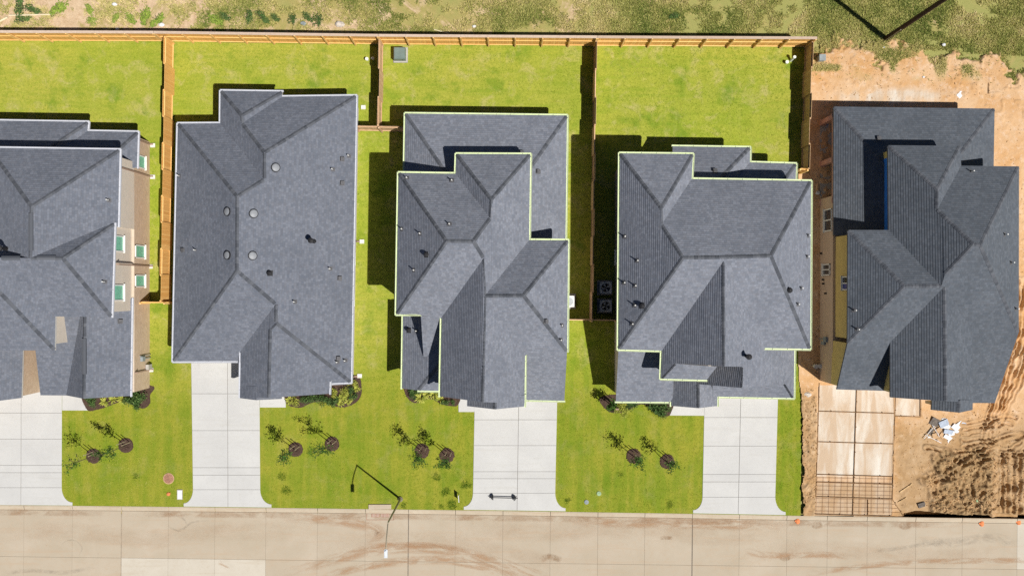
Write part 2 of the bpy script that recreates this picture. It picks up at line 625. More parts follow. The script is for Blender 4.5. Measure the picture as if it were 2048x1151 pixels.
def tri_mesh(name, V, rnd, mat, kind=None, nper=3):
    """V: (n*nper,3) loose triangles/quads, rnd: per face"""
    nf = len(V) // nper
    me = bpy.data.meshes.new(name)
    me.vertices.add(len(V))
    me.vertices.foreach_set('co', np.ascontiguousarray(V, dtype=np.float32).ravel())
    me.loops.add(len(V))
    me.loops.foreach_set('vertex_index', np.arange(len(V), dtype=np.int32))
    me.polygons.add(nf)
    me.polygons.foreach_set('loop_start', np.arange(nf, dtype=np.int32) * nper)
    at = me.attributes.new('rnd', 'FLOAT', 'FACE')
    at.data.foreach_set('value', np.ascontiguousarray(rnd, dtype=np.float32))
    me.materials.append(MATS[mat])
    me.update()
    me.validate()
    return me


def vnoise(X, Y, seed, scale):
    """smooth value noise"""
    r = np.random.default_rng(seed)
    G = r.random((256, 256))
    x, y = X / scale + 500.3, Y / scale + 500.7
    xi, yi = np.floor(x).astype(int), np.floor(y).astype(int)
    fx, fy = x - xi, y - yi
    fx, fy = fx * fx * (3 - 2 * fx), fy * fy * (3 - 2 * fy)
    a, b = G[xi % 256, yi % 256], G[(xi + 1) % 256, yi % 256]
    c, d = G[xi % 256, (yi + 1) % 256], G[(xi + 1) % 256, (yi + 1) % 256]
    return (a * (1 - fx) + b * fx) * (1 - fy) + (c * (1 - fx) + d * fx) * fy


def smooth_poly(pts, k=6):
    """closed Catmull-Rom"""
    out = []
    n = len(pts)
    for i in range(n):
        p0, p1, p2, p3 = [Vector(pts[(i + j) % n]).to_2d() for j in (-1, 0, 1, 2)]
        for s in range(k):
            t = s / k
            out.append(0.5 * ((2 * p1) + (p2 - p0) * t + (2 * p0 - 5 * p1 + 4 * p2 - p3) * t * t + (3 * p1 - p0 - 3 * p2 + p3) * t ** 3))
    return out


def smooth_line(pts, k=6):
    out = []
    P = [Vector((2 * pts[0][0] - pts[1][0], 2 * pts[0][1] - pts[1][1]))] + [Vector(p[:2]) for p in pts]
    P.append(2 * P[-1] - P[-2])
    for i in range(1, len(P) - 2):
        p0, p1, p2, p3 = P[i - 1:i + 3]
        for s in range(k):
            t = s / k
            out.append(0.5 * ((2 * p1) + (p2 - p0) * t + (2 * p0 - 5 * p1 + 4 * p2 - p3) * t * t + (3 * p1 - p0 - 3 * p2 + p3) * t ** 3))
    out.append(P[-2])
    return out


# ================================================================== the setting
LAWN_Z = 0.0
ROAD_Z = -0.10
KERB = [(-120, 1008), (150, 1010.5), (620, 1015.5), (1000, 1020.5), (1385, 1026.5), (1600, 1030.5), (1990, 1036), (2200, 1039)]


def kerb_y(px):
    for (x0, y0), (x1, y1) in zip(KERB, KERB[1:]):
        if px <= x1:
            return y0 + (y1 - y0) * (px - x0) / (x1 - x0)
    return KERB[-1][1]


g = MB()
_pa, _pb = W(1790, 1050), W(2130, 985)
for x0, y0, x1, y1 in ((-300, -300, 300, _pa.y), (-300, _pb.y, 300, 300), (-300, _pa.y, _pa.x, _pb.y), (_pb.x, _pa.y, 300, _pb.y)):
    g.face([(x0, y0, -0.16), (x1, y0, -0.16), (x1, y1, -0.16), (x0, y1, -0.16)])
tag(g.build('ground', 'field_soil'), 'dry grass and bare soil of the open ground', kind='structure')

BACK = [(-120, 81), (330, 82.5), (440, 85), (760, 89), (1190, 91.5), (1625, 93)]


def back_y(px):
    for (x0, y0), (x1, y1) in zip(BACK, BACK[1:]):
        if px <= x1:
            return y0 + (y1 - y0) * (px - x0) / (x1 - x0)
    return BACK[-1][1]


lot_lines = [((-120, 81), (-130, 1008)), ((347, 83), (333, 1012)), ((765, 89), (752, 1017)), ((1188, 91), (1174, 1024)), ((1612, 93), (1601, 1031))]
LAWNS = []
for i in range(4):
    (ax, ay), (bx, by) = lot_lines[i]
    (cx, cy), (dx, dy) = lot_lines[i + 1]
    top = [(ax, back_y(ax) - 1)] + [p for p in BACK if ax < p[0] < cx] + [(cx, back_y(cx) - 1)]
    bot = [(dx, kerb_y(dx))] + [p for p in reversed(KERB) if bx < p[0] < dx] + [(bx, kerb_y(bx))]
    poly = [W(x, y) for x, y in top + bot]
    LAWNS.append(poly)
    m = MB()
    m.prism(poly, -0.15, LAWN_Z)
    tag(m.build('lawn', 'lawn'), ['mown lawn of the leftmost house', 'mown lawn of the low house with round skylights', 'mown lawn of the middle house',
                                  'mown lawn beside the unfinished lot'][i], kind='structure')

# ------------------------------------------------------------------ street: slabs with open joints, kerb segments
street = tag(link('street', None), 'concrete street with dirt smears', kind='structure')
JX = [-140, -50, 48, 145, 243, 337, 430, 532, 635, 731, 817, 911, 1006, 1101, 1196, 1290, 1385, 1479, 1574, 1655, 1735, 1832, 1925, 2035, 2130]
DARKJ = {243, 817, 1385}


def mid_y(px): return 1113.5 + (px - 150) * 0.0128


def slab(parent, name, poly, z0, z1, mat, bev=0.012):
    m = MB()
    n = len(poly)
    a = sum(poly[i][0] * poly[(i + 1) % n][1] - poly[(i + 1) % n][0] * poly[i][1] for i in range(n))
    if a < 0:
        poly = list(reversed(poly))
    c = sum((Vector((p[0], p[1])) for p in poly), Vector((0, 0))) / n
    ins = inset([Vector((p[0], p[1])) for p in poly], bev)
    m.face([(p.x, p.y, z1) for p in ins])
    for i in range(n):
        p, q, s, t = poly[i], poly[(i + 1) % n], ins[i], ins[(i + 1) % n]
        m.face([(p[0], p[1], z1 - bev), (q[0], q[1], z1 - bev), (t.x, t.y, z1), (s.x, s.y, z1)])
        m.face([(p[0], p[1], z0), (q[0], q[1], z0), (q[0], q[1], z1 - bev), (p[0], p[1], z1 - bev)])
    return m.build(name, mat, parent)


def inset(poly, d):
    """inset a CCW 2D polygon"""
    n = len(poly)
    out = []
    for i in range(n):
        p0, p1, p2 = poly[i - 1], poly[i], poly[(i + 1) % n]
        e1, e2 = (p1 - p0).normalized(), (p2 - p1).normalized()
        n1, n2 = Vector((-e1.y, e1.x)), Vector((-e2.y, e2.x))
        k = 1 + n1.dot(n2)
        out.append(p1 + (n1 + n2) * (d / max(k, 0.25)))
    return out


m = MB()
m.face([W(-160, 1022, -0.13), W(2200, 1050, -0.13), W(2200, 1330, -0.13), W(-160, 1300, -0.13)][::-1])
m.build('base_course', 'base_course', street)
for i in range(len(JX) - 1):
    x0, x1 = JX[i], JX[i + 1]
    g0 = 0.9 if x0 in DARKJ else 0.12
    g1 = 0.9 if x1 in DARKJ else 0.12
    sl = -0.010
    def pt(x, y): return W(x + (y - 1020) * sl, y, ROAD_Z)
    rows = [(kerb_y(x0) + 9.5, kerb_y(x1) + 9.5, mid_y(x0) - 0.15, mid_y(x1) - 0.15), (mid_y(x0) + 0.15, mid_y(x1) + 0.15, mid_y(x0) + 92, mid_y(x1) + 92),
            (mid_y(x0) + 92.7, mid_y(x1) + 92.7, mid_y(x0) + 185, mid_y(x1) + 185)]
    for k, (ya, yb, yc, yd) in enumerate(rows[:2]):
        pale = (k == 1 and 243 <= x0 < 532) or (k == 0 and x0 >= 2035)
        slab(street, 'road_slab', [pt(x0 + g0, ya), pt(x1 - g1, yb), pt(x1 - g1, yd), pt(x0 + g0, yc)], -0.125, ROAD_Z, 'road_concrete_pale' if pale else 'road_concrete', 0.004)

for x in DARKJ:
    m = MB()
    a, b = W(x, kerb_y(x) + 10, 0), W(x - 2.4, 1270, 0)
    m.face([(a.x - .025, a.y, -.116), (b.x - .025, b.y, -.116), (b.x + .025, b.y, -.116), (a.x + .025, a.y, -.116)])
    m.build('joint_filler', 'joint_sealant', street)
kerb = tag(link('kerb', None), 'pale rolled concrete kerb along the street', kind='structure')
prof = [(0.0, -0.12), (0.0, 0.012), (0.09, 0.018), (0.20, -0.03), (0.31, -0.094), (0.33, -0.12)]
for i in range(len(JX) - 1):
    x0, x1 = JX[i] + 0.4, JX[i + 1] - 0.4
    m = MB()
    A, B = W(x0, kerb_y(x0)), W(x1, kerb_y(x1))
    for (d0, z0), (d1, z1) in zip(prof, prof[1:]):
        m.face([(A.x, A.y - d1, z1), (B.x, B.y - d1, z1), (B.x, B.y - d0, z0), (A.x, A.y - d0, z0)])
    m.build('kerb_segment', 'kerb_concrete', kerb)


def ribbon(parent, name, pts, width, mat, z, closed_fade=True):
    """a stain lying on the slabs: pts in photo pixels, width in px"""
    L = [W(p.x, p.y, z) for p in smooth_line(pts, 7)]
    n = len(L)
    me = bpy.data.meshes.new(name)
    V, F, E, U = [], [], [], []
    dist = 0
    for i, p in enumerate(L):
        t = (L[min(i + 1, n - 1)] - L[max(i - 1, 0)]).normalized()
        nn = Vector((-t.y, t.x, 0))
        if i:
            dist += (p - L[i - 1]).length
        s = i / (n - 1)
        endf = min(1, min(s, 1 - s) * 5)
        for k, o in enumerate((-1, -0.5, 0, 0.5, 1)):
            q = p + nn * (o * width / 60.0)
            V.append((q.x, q.y, z))
            E.append((0, 0.9, 1, 0.9, 0)[k] * endf)
            U.append((dist, o * width / 60.0))
    for i in range(n - 1):
        for k in range(4):
            a = i * 5 + k
            F.append((a, a + 1, a + 6, a + 5))
    me.from_pydata(V, [], F)
    at = me.attributes.new('edge', 'FLOAT', 'POINT')
    at.data.foreach_set('value', E)
    uvl = me.uv_layers.new(name='UVMap')
    for lp in me.loops:
        uvl.data[lp.index].uv = U[lp.vertex_index]
    me.materials.append(MATS[mat])
    me.update()
    return link(name, me, parent, ORG[parent.name])


Z1 = ROAD_Z + 0.004
for pts, wd, mt, dz in [
    ([(560, 1150), (660, 1120), (760, 1098), (860, 1096), (950, 1112), (1060, 1145), (1110, 1165)], 26, 'mud_stain', 0),
    ([(620, 1165), (700, 1138), (800, 1122), (900, 1120), (1000, 1142), (1050, 1160)], 20, 'mud_stain', 0.002),
    ([(690, 1102), (780, 1088), (880, 1092), (960, 1106)], 14, 'mud_stain', 0.004),
    ([(1600, 1150), (1720, 1132), (1850, 1122), (2000, 1120), (2080, 1122)], 14, 'mud_stain', 0),
    ([(1140, 1040), (1250, 1044), (1400, 1046), (1580, 1052)], 26, 'mud_stain', 0),
    ([(560, 1032), (680, 1040), (760, 1062), (730, 1080)], 26, 'mud_stain', 0.002),
    ([(1820, 1078), (1900, 1084), (1980, 1074), (2040, 1086)], 22, 'rubber_mark', 0.002),
    ([(1730, 1104), (1820, 1092), (1900, 1080)], 10, 'rubber_mark', 0.004),
    ([(1080, 1118), (1100, 1112), (1124, 1120)], 14, 'wet_mark', 0.006),
    ([(1320, 1075), (1333, 1074), (1346, 1076)], 9, 'wet_mark', 0),
    ([(1560, 1112), (1570, 1116), (1582, 1112)], 12, 'wet_mark', 0),
    ([(326, 1042), (345, 1056), (362, 1060), (384, 1044), (420, 1040)], 5, 'rubber_mark', 0),
    ([(340, 1028), (366, 1036), (372, 1052), (350, 1062)], 4, 'rubber_mark', 0.002),
    ([(118, 1098), (130, 1082), (150, 1080), (164, 1094), (158, 1110)], 3, 'rubber_mark', 0),
    ([(0, 1148), (60, 1140), (130, 1144), (200, 1130)], 10, 'rubber_mark', 0.002),
    ([(436, 1122), (450, 1128), (462, 1134)], 10, 'mud_stain', 0),
    ([(1800, 1048), (1810, 1052), (1822, 1048)], 16, 'wet_mark', 0.002),
    ([(1625, 1046), (1634, 1050), (1645, 1046)], 16, 'wet_mark', 0.002),
    ([(880, 1050), (1050, 1062), (1250, 1058), (1450, 1070), (1620, 1062)], 46, 'mud_wash', 0.010),
    ([(1450, 1120), (1600, 1096), (1750, 1104), (1900, 1112), (2060, 1100)], 40, 'mud_wash', 0.012),
    ([(620, 1090), (760, 1076), (900, 1082), (1040, 1110), (1160, 1140)], 40, 'mud_wash', 0.014),
    ([(-40, 1072), (120, 1060), (300, 1078), (460, 1060), (640, 1066)], 44, 'mud_wash', 0.010),
    ([(1490, 1100), (1540, 1110), (1640, 1108), (1700, 1116)], 16, 'mud_stain', 0.006),
]:
    ribbon(street, 'tyre_smear' if mt != 'wet_mark' else 'damp_patch', pts, wd, mt, Z1 + dz)
for a, b in ((-60, 240), (245, 620), (600, 900), (840, 1240), (1200, 1560), (1500, 1960)):
    ribbon(street, 'gutter_silt', [(x, kerb_y(x) + 14) for x in range(a, b + 1, 40)], 16, 'mud_gutter', Z1 + 0.008 + 0.0005 * (a % 7))


# ------------------------------------------------------------------ driveways: every slab its own piece
DRIVES = []


def driveway(label, left, right, joint, rows, flare, walk=None, mat='drive_concrete'):
    """left/right/joint: ((x,y0),(x,y1)) lines; rows: y of the joints; flare: (xl, yl, xr, yr) at the kerb"""
    def lx(ln, y):
        (x0, y0), (x1, y1) = ln
        return x0 + (x1 - x0) * (y - y0) / (y1 - y0)
    c = W(lx(joint, rows[3]), rows[3])
    d = tag(link('driveway', None, None, (c.x, c.y, 0)), label, kind='structure')
    m = MB()
    xl, yl, xr, yr = flare
    out = [(lx(left, rows[0]), rows[0]), (lx(right, rows[0]), rows[0])]
    ya = rows[-1]
    k = 8
    rgt = [(lx(right, ya) + (xr - lx(right, ya)) * (1 - math.cos(t)), ya + (yr - 7 - ya) * math.sin(t)) for t in [math.pi / 2 * s / k for s in range(k + 1)]]
    lft = [(lx(left, ya) + (xl - lx(left, ya)) * (1 - math.cos(t)), ya + (yl - 7 - ya) * math.sin(t)) for t in [math.pi / 2 * s / k for s in range(k + 1)]]
    out += rgt + [(xr, yr - 0.5), (xl, yl - 0.5)] + lft[::-1]
    poly = [W(x, y) for x, y in out]
    DRIVES.append(poly)
    m.prism(inset([p.to_2d() for p in (poly if True else poly)][::-1], 0.02), -0.1, 0.006)
    m.build('joint_filler', 'joint_sealant', d)
    gp = 0.3
    top = 0.03
    for i in range(len(rows) - 1):
        y0, y1 = rows[i] + gp * 0.7, rows[i + 1] - gp * 0.7
        slab(d, 'drive_slab', [W(lx(left, y0), y0, 0), W(lx(joint, y0) - gp, y0, 0), W(lx(joint, y1) - gp, y1, 0), W(lx(left, y1), y1, 0)], -0.1, top, mat)
        slab(d, 'drive_slab', [W(lx(joint, y0) + gp, y0, 0), W(lx(right, y0), y0, 0), W(lx(right, y1), y1, 0), W(lx(joint, y1) + gp, y1, 0)], -0.1, top, mat)
    y0 = ya + gp * 0.7
    jx = lx(joint, ya)
    jb = lx(joint, yl)
    ym = (yl + yr) / 2
    slab(d, 'drive_slab', [W(jx - gp, y0), W(jb - gp, ym - 0.8)] + [W(xl, yl - 0.8)] + [W(x, max(y, y0)) for x, y in lft[::-1]], -0.1, top, mat, 0.008)
    slab(d, 'drive_slab', [W(jx + gp, y0), W(jb + gp, ym - 0.8)] + [W(xr, yr - 0.8)] + [W(x, max(y, y0)) for x, y in rgt[::-1]], -0.1, top, mat, 0.008)
    if walk:
        P = [W(x, y) for x, y in walk]
        DRIVES.append(P)
        slab(d, 'walk_slab', P, -0.1, 0.034, mat)
    return d


driveway('leftmost pale concrete driveway, cut by the edge of the picture', ((-40, 780), (-42, 980)), ((124, 780), (123.5, 980)), ((42.5, 780), (42, 1000)),
         [770, 825, 877, 929.5, 944, 974], (-64, 1009, 145, 1010.5), [(124.6, 780), (176, 780), (176, 820), (124.6, 820)])
driveway('narrow pale driveway of the low house with round skylights', ((382.5, 722), (386, 975)), ((518.5, 722), (520.5, 975)), ((455, 722), (456, 1010)),
         [712, 786.5, 860, 934, 949, 978], (367.5, 1012.5, 543, 1014.5), [(519.6, 770), (572, 770), (571.5, 814), (519.6, 814)])
driveway('pale driveway of the middle house with a barbell lying on it', ((949.5, 790), (946, 980)), ((1114.5, 790), (1110.5, 980)), ((1037.5, 790), (1034, 1018)),
         [780, 838.5, 890, 942, 956, 985], (927.5, 1019, 1131, 1022), [(917, 790), (949.5, 790), (949, 823), (917, 823)])
driveway('pale driveway next to the dirt lot', ((1409, 790), (1405, 985)), ((1556, 785), (1550.5, 990)), ((1481.5, 785), (1476, 1028)),
         [780, 834, 891, 947.5, 962.5, 993], (1386, 1026, 1571, 1029.5), [(1340, 795), (1408.6, 795), (1408, 830.5), (1339.5, 830)])


# ------------------------------------------------------------------ graded dirt lot with ruts and clods
def seg_dist(X, Y, pts):
    d = np.full(X.shape, 1e9)
    for a, b in zip(pts, pts[1:]):
        ax, ay, bx, by = a[0], a[1], b[0], b[1]
        L2 = (bx - ax) ** 2 + (by - ay) ** 2 + 1e-9
        t = np.clip(((X - ax) * (bx - ax) + (Y - ay) * (by - ay)) / L2, 0, 1)
        d = np.minimum(d, np.hypot(X - ax - t * (bx - ax), Y - ay - t * (by - ay)))
    return d


def build_dirt():
    st = 1.5
    px = np.arange(1596, 2136, st)
    py = np.arange(40, 1038, st)
    PX, PY = np.meshgrid(px, py)
    X, Y = (PX - 1024) / 30, (575.5 - PY) / 30
    # ragged borders: towards the lawn on the left, the grass bank at the top
    wob = (vnoise(X, Y, 3, 0.9) - 0.5) * 14 + (vnoise(X, Y, 4, 0.25) - 0.5) * 8
    left = np.where(PY < 345, 1618.0, np.where(PY < 700, 1585.0, 1604.0)) + np.where(PY < 345, 0, wob * 0.6)
    left = np.where((PY > 690) & (PY < 800), 1590 + (PY - 690) * 0.12 + wob * 0.4, left)
    kx = np.interp(PX[0], [p[0] for p in KERB], [p[1] for p in KERB])
    h = 0.03 + 0.05 * vnoise(X, Y, 5, 1.6) + 0.035 * vnoise(X, Y, 6, 0.5) + 0.02 * vnoise(X, Y, 7, 0.16)
    sand = np.zeros_like(X)
    clod = np.zeros_like(X)
    # scattered clumps
    cl = np.clip((vnoise(X, Y, 8, 0.28) - 0.66) * 5, 0, 1) * np.clip((vnoise(X, Y, 9, 2.2) - 0.35) * 3, 0, 1)
    h += 0.05 * cl
    # rough clods at the front right corner
    reg = np.clip((PX - 1850 + (vnoise(X, Y, 12, 1.2) - 0.5) * 50) / 25, 0, 1) * np.clip((PY - 893 + (vnoise(X, Y, 13, 1.0) - 0.5) * 26) / 10, 0, 1) * np.clip((2000 - PX) / 25, 0, 1)
    rough = np.clip((vnoise(X, Y, 14, 0.5) - 0.38) * 2.2, 0, 1) * (0.5 + vnoise(X, Y, 16, 0.16)) + 0.8 * np.clip((vnoise(X, Y, 15, 0.17) - 0.52) * 3.5, 0, 1)
    wx, wy = X + (vnoise(X, Y, 17, 0.5) - 0.5) * 0.5, Y + (vnoise(X, Y, 18, 0.5) - 0.5) * 0.5
    ridg = 1 - np.abs(2 * vnoise(wx + wy * 0.6, wy - wx * 0.6, 19, 0.42) - 1)
    ridg2 = 1 - np.abs(2 * vnoise(wx, wy, 20, 0.2) - 1)
    rough = 0.55 * rough + 0.75 * ridg ** 2 + 0.45 * ridg2 ** 2 * ridg
    h += reg * 0.33 * rough
    clod = np.maximum(clod, reg * 0.9)
    reg2 = np.clip((PX - 1996) / 10, 0, 1) * np.clip((PY - 890) / 20, 0, 1)
    h += reg2 * 0.05 * rough
    clod = np.maximum(clod, 0.5 * reg2)
    clod = np.maximum(clod, 0.6 * np.clip((PY - 815) / 60, 0, 1) * np.clip((PX - 1780) / 20, 0, 1))
    # strip between the form boards and the lawn
    strip = np.clip((1637 - PX) / 8, 0, 1) * np.clip((PY - 770) / 30, 0, 1)
    h += strip * 0.10 * rough
    clod = np.maximum(clod, strip * 0.55)
    # ruts: machine tracks sweeping past the house and turning in front of it
    ruts = []
    for o in (-26, -15, -5, 6, 17, 28):
        ruts.append(([(2062 + o, 560), (2048 + o, 660), (2016 + o * 0.9, 760), (1992 + o * 0.6, 830), (1985 + o * 0.5, 850)], 0.055, 0.09))
    for r in (26, 40):
        ruts.append(([(2010 + r * 1.15 * math.cos(t), 872 + r * math.sin(t)) for t in np.linspace(0.3, 5.2, 22)], 0.06, 0.08))
    for x in (2000, 2009, 2022, 2033, 2046):
        ruts.append(([(x, 905), (x + 2, 960), (x + 1, 1022)], 0.07, 0.11))
    for yy in (838, 851, 862, 873, 882):
        ruts.append(([(1925, yy + 8), (1958, yy + 3), (1990, yy - 2)], 0.045, 0.07))
    for k in range(5):
        ruts.append(([(1868 + 14 * k, 962 - 4 * k), (1918 + 10 * k, 928 - 3 * k), (1985, 892 + k * 5)], 0.08, 0.11))
    ruts.append(([(1850, 895), (1905, 903), (1960, 897), (1992, 886)], 0.07, 0.09))
    for o in (-60, -30, 30, 55):
        ruts.append(([(2040 + o, 880), (2080 + o, 870), (2120, 866)], 0.05, 0.1))
    for pts, dep, wd in ruts:
        P = [((a - 1024) / 30, (575.5 - b) / 30) for a, b in pts]
        d = seg_dist(X + (vnoise(X, Y, 21, 0.35) - 0.5) * 0.16 + (vnoise(X, Y, 25, 0.12) - 0.5) * 0.06, Y + (vnoise(X, Y, 22, 0.35) - 0.5) * 0.16, P)
        brk = np.clip(1.7 * vnoise(X, Y, 23, 0.45) + 0.1, 0, 1.6) * (0.7 + 0.6 * vnoise(X, Y, 24, 0.13))
        h += 1.7 * brk * dep * (1.1 * np.exp(-((d - wd * 1.6) / (wd * 0.75)) ** 2) - 0.9 * np.exp(-(d / (wd * 0.8)) ** 2))
    # flat form bed of the driveway to come
    bed = (PX > 1636 - (PY - 790) * 0.03) & (PX < 1788 - (PY - 790) * 0.025) & (PY > 770)
    bed |= (PX > 1788) & (PX < 1842) & (PY > 775) & (PY < 831)
    h = np.where(bed, 0.012 + 0.012 * vnoise(X, Y, 31, 0.3), h)
    sand = np.where(bed & (PY < 952), 1.0, 0.0)
    sand = np.maximum(sand, np.where(bed, 0.35, 0))
    clod = np.where(bed & (PY > 964), 0.55, np.where(bed, 0, clod))
    # pale washed sand behind the house
    sd = np.exp(-(((PX - 1790) / 95) ** 2 + ((PY - 193) / 13) ** 2)) * np.clip((vnoise(X, Y, 33, 0.5) - 0.25) * 3, 0, 1)
    sand = np.maximum(sand, np.clip(sd * 1.5, 0, 0.9))
    # trench along the kerb
    tr = np.clip((PX - 1802) / 20, 0, 1) * np.clip((PY - (kx - 12 + (vnoise(X, Y, 35, 0.8) - 0.5) * 10)) / 3, 0, 1)
    tr *= np.where((PX > 1985) & (PX < 2040), 0.35, 1)
    h = h * (1 - tr) + (-0.85) * tr + np.clip((PX - 1802) / 20, 0, 1) * 0.07 * np.exp(-((PY - (kx - 22)) / 8) ** 2)
    # grass creeping in at the top
    topw = 108 + (vnoise(X, Y, 41, 1.3) - 0.5) * 60 + (vnoise(X, Y, 42, 0.4) - 0.5) * 34 + (vnoise(X, Y, 43, 0.14) - 0.5) * 22 + np.clip((PX - 1780) / 300, 0, 1) * 26
    topw = np.where((PX > 1640) & (PX < 1740), topw - 22, topw)
    grassy = np.clip((topw - PY) / 9, 0, 1) * 0.85
    spots = np.clip((vnoise(X, Y, 44, 0.8) - 0.62) * 6, 0, 1) * np.clip((165 - PY) / 30, 0, 1)
    grassy = np.maximum(grassy, spots * 0.8)
    fade = np.clip((topw + 6 - PY) / 22, 0, 1)
    h = h * (1 - fade) - 0.175 * fade
    h = np.maximum(h, np.where(PY > 990, -0.9, -0.18))
    keep = (PX > left) & (PY < kx - 0.5) & (fade < 1)
    idx = -np.ones(PX.shape, int)
    q = keep[:-1, :-1] & keep[1:, :-1] & keep[:-1, 1:] & keep[1:, 1:]
    use = np.zeros_like(keep)
    use[:-1, :-1] |= q; use[1:, :-1] |= q; use[:-1, 1:] |= q; use[1:, 1:] |= q
    idx[use] = np.arange(use.sum())
    V = np.stack([X[use], Y[use], h[use]], 1)
    iy, ix = np.nonzero(q)
    F = np.stack([idx[iy + 1, ix], idx[iy + 1, ix + 1], idx[iy, ix + 1], idx[iy, ix]], 1)
    me = bpy.data.meshes.new('dirt_lot')
    me.vertices.add(len(V)); me.vertices.foreach_set('co', V.astype(np.float32).ravel())
    me.loops.add(F.size); me.loops.foreach_set('vertex_index', F.astype(np.int32).ravel())
    me.polygons.add(len(F)); me.polygons.foreach_set('loop_start', np.arange(len(F), dtype=np.int32) * 4)
    for nm, arr in (('clod', clod), ('sand', sand), ('grassy', grassy)):
        at = me.attributes.new(nm, 'FLOAT', 'POINT')
        at.data.foreach_set('value', np.clip(arr[use], 0, 1).astype(np.float32))
    me.materials.append(MATS['red_dirt'])
    me.update(); me.validate()
    tag(link('dirt_lot', me), 'rutted orange dirt of the building lot', kind='structure')
    return PX, PY, grassy, keep, h


DIRT = build_dirt()
DIRT_H = DIRT[4]


def clods():
    """loose lumps of soil over the rough ground"""
    rng = np.random.default_rng(77)
    ico = []
    m_t = (1 + 5 ** .5) / 2
    iv = np.array([(-1, m_t, 0), (1, m_t, 0), (-1, -m_t, 0), (1, -m_t, 0), (0, -1, m_t), (0, 1, m_t), (0, -1, -m_t), (0, 1, -m_t), (m_t, 0, -1), (m_t, 0, 1), (-m_t, 0, -1), (-m_t, 0, 1)]) / 1.9
    it = np.array([(0, 11, 5), (0, 5, 1), (0, 1, 7), (0, 7, 10), (0, 10, 11), (1, 5, 9), (5, 11, 4), (11, 10, 2), (10, 7, 6), (7, 1, 8), (3, 9, 4), (3, 4, 2), (3, 2, 6), (3, 6, 8), (3, 8, 9), (4, 9, 5), (2, 4, 11), (6, 2, 10), (8, 6, 7), (9, 8, 1)])
    zones = [((1852, 900, 1996, 1018), 700, (.025, .08)), ((1604, 775, 1632, 1005), 260, (.025, .07)), ((1998, 900, 2060, 1020), 260, (.03, .08)), ((1640, 100, 2060, 200), 420, (.02, .05)),
             ((1850, 800, 2060, 900), 260, (.02, .06)), ((1790, 840, 1860, 1015), 160, (.02, .05)), ((1626, 350, 1638, 760), 120, (.02, .05)), ((1990, 230, 2060, 800), 220, (.02, .05)),
             ((1860, 985, 1990, 1018), 120, (.04, .1))]
    V, R = [], []
    for (x0, y0, x1, y1), n, (a, b) in zones:
        for _ in range(n):
            px, py = rng.uniform(x0, x1), rng.uniform(y0, y1)
            if x0 == 1852 and (py - 893) < (1905 - px) * 0.35:
                continue
            r = a + (b - a) * rng.random() ** 2.2
            ix, iy = int((px - 1596) / 1.5), int((py - 40) / 1.5)
            z = DIRT_H[min(iy, DIRT_H.shape[0] - 1), min(ix, DIRT_H.shape[1] - 1)]
            pts = iv * r * rng.uniform(.5, 1.3, (12, 1)) * np.array([rng.uniform(1, 1.7), rng.uniform(.5, 1.0), .6])
            t = rng.uniform(0, 6.28)
            c, s_ = math.cos(t), math.sin(t)
            pts = np.c_[pts[:, 0] * c - pts[:, 1] * s_, pts[:, 0] * s_ + pts[:, 1] * c, pts[:, 2]] + np.array([(px - 1024) / 30, (575.5 - py) / 30, z + r * .25])
            V.append(pts[it].reshape(-1, 3))
            R.append(np.full(20, rng.random()))
    me = tri_mesh('soil_clods', np.concatenate(V), np.concatenate(R), 'clod_soil')
    tag(link('soil_clods', me), 'loose soil clods over the dirt lot', kind='stuff')


clods()


# ================================================================== houses
def solve_roof(V, F):
    """V: name -> [px, py, z, fixed]; moves the free heights until every roof plane is flat"""
    names = list(V)
    free = [n for n in names if not V[n][3]]
    z = np.array([V[n][2] for n in free], float)
    z0 = z.copy()

    def resid(z):
        zz = {n: V[n][2] for n in names}
        zz.update(dict(zip(free, z)))
        R = []
        for f in F:
            if len(f) < 4:
                continue
            P = np.array([W(V[n][0], V[n][1], zz[n]) for n in f])
            A = np.c_[P[:, :2] - P[:, :2].mean(0), np.ones(len(P))]
            c, *_ = np.linalg.lstsq(A, P[:, 2], rcond=None)
            R.append(P[:, 2] - A @ c)
        R.append(0.02 * (z - z0))
        return np.concatenate(R)

    if free:
        for _ in range(12):
            r = resid(z)
            J = np.stack([(resid(z + 1e-4 * np.eye(len(z))[k]) - r) / 1e-4 for k in range(len(z))], 1)
            z = z + np.clip(np.linalg.lstsq(J, -r, rcond=None)[0], -1, 1)
        for n, v in zip(free, z):
            V[n][2] = float(v)
    return {n: W(V[n][0], V[n][1], V[n][2]) for n in names}


def clip_v(loop, v, sgn):
    """keep the part of a polygon with sgn*(V - v) >= 0"""
    out = []
    n = len(loop)
    for i in range(n):
        a, b = loop[i - 1], loop[i]
        da, db = sgn * (a[2] - v), sgn * (b[2] - v)
        if (da < 0) != (db < 0):
            t = da / (da - db)
            out.append((a[0].lerp(b[0], t), a[1] + (b[1] - a[1]) * t, v))
        if db >= 0:
            out.append(b)
    return out


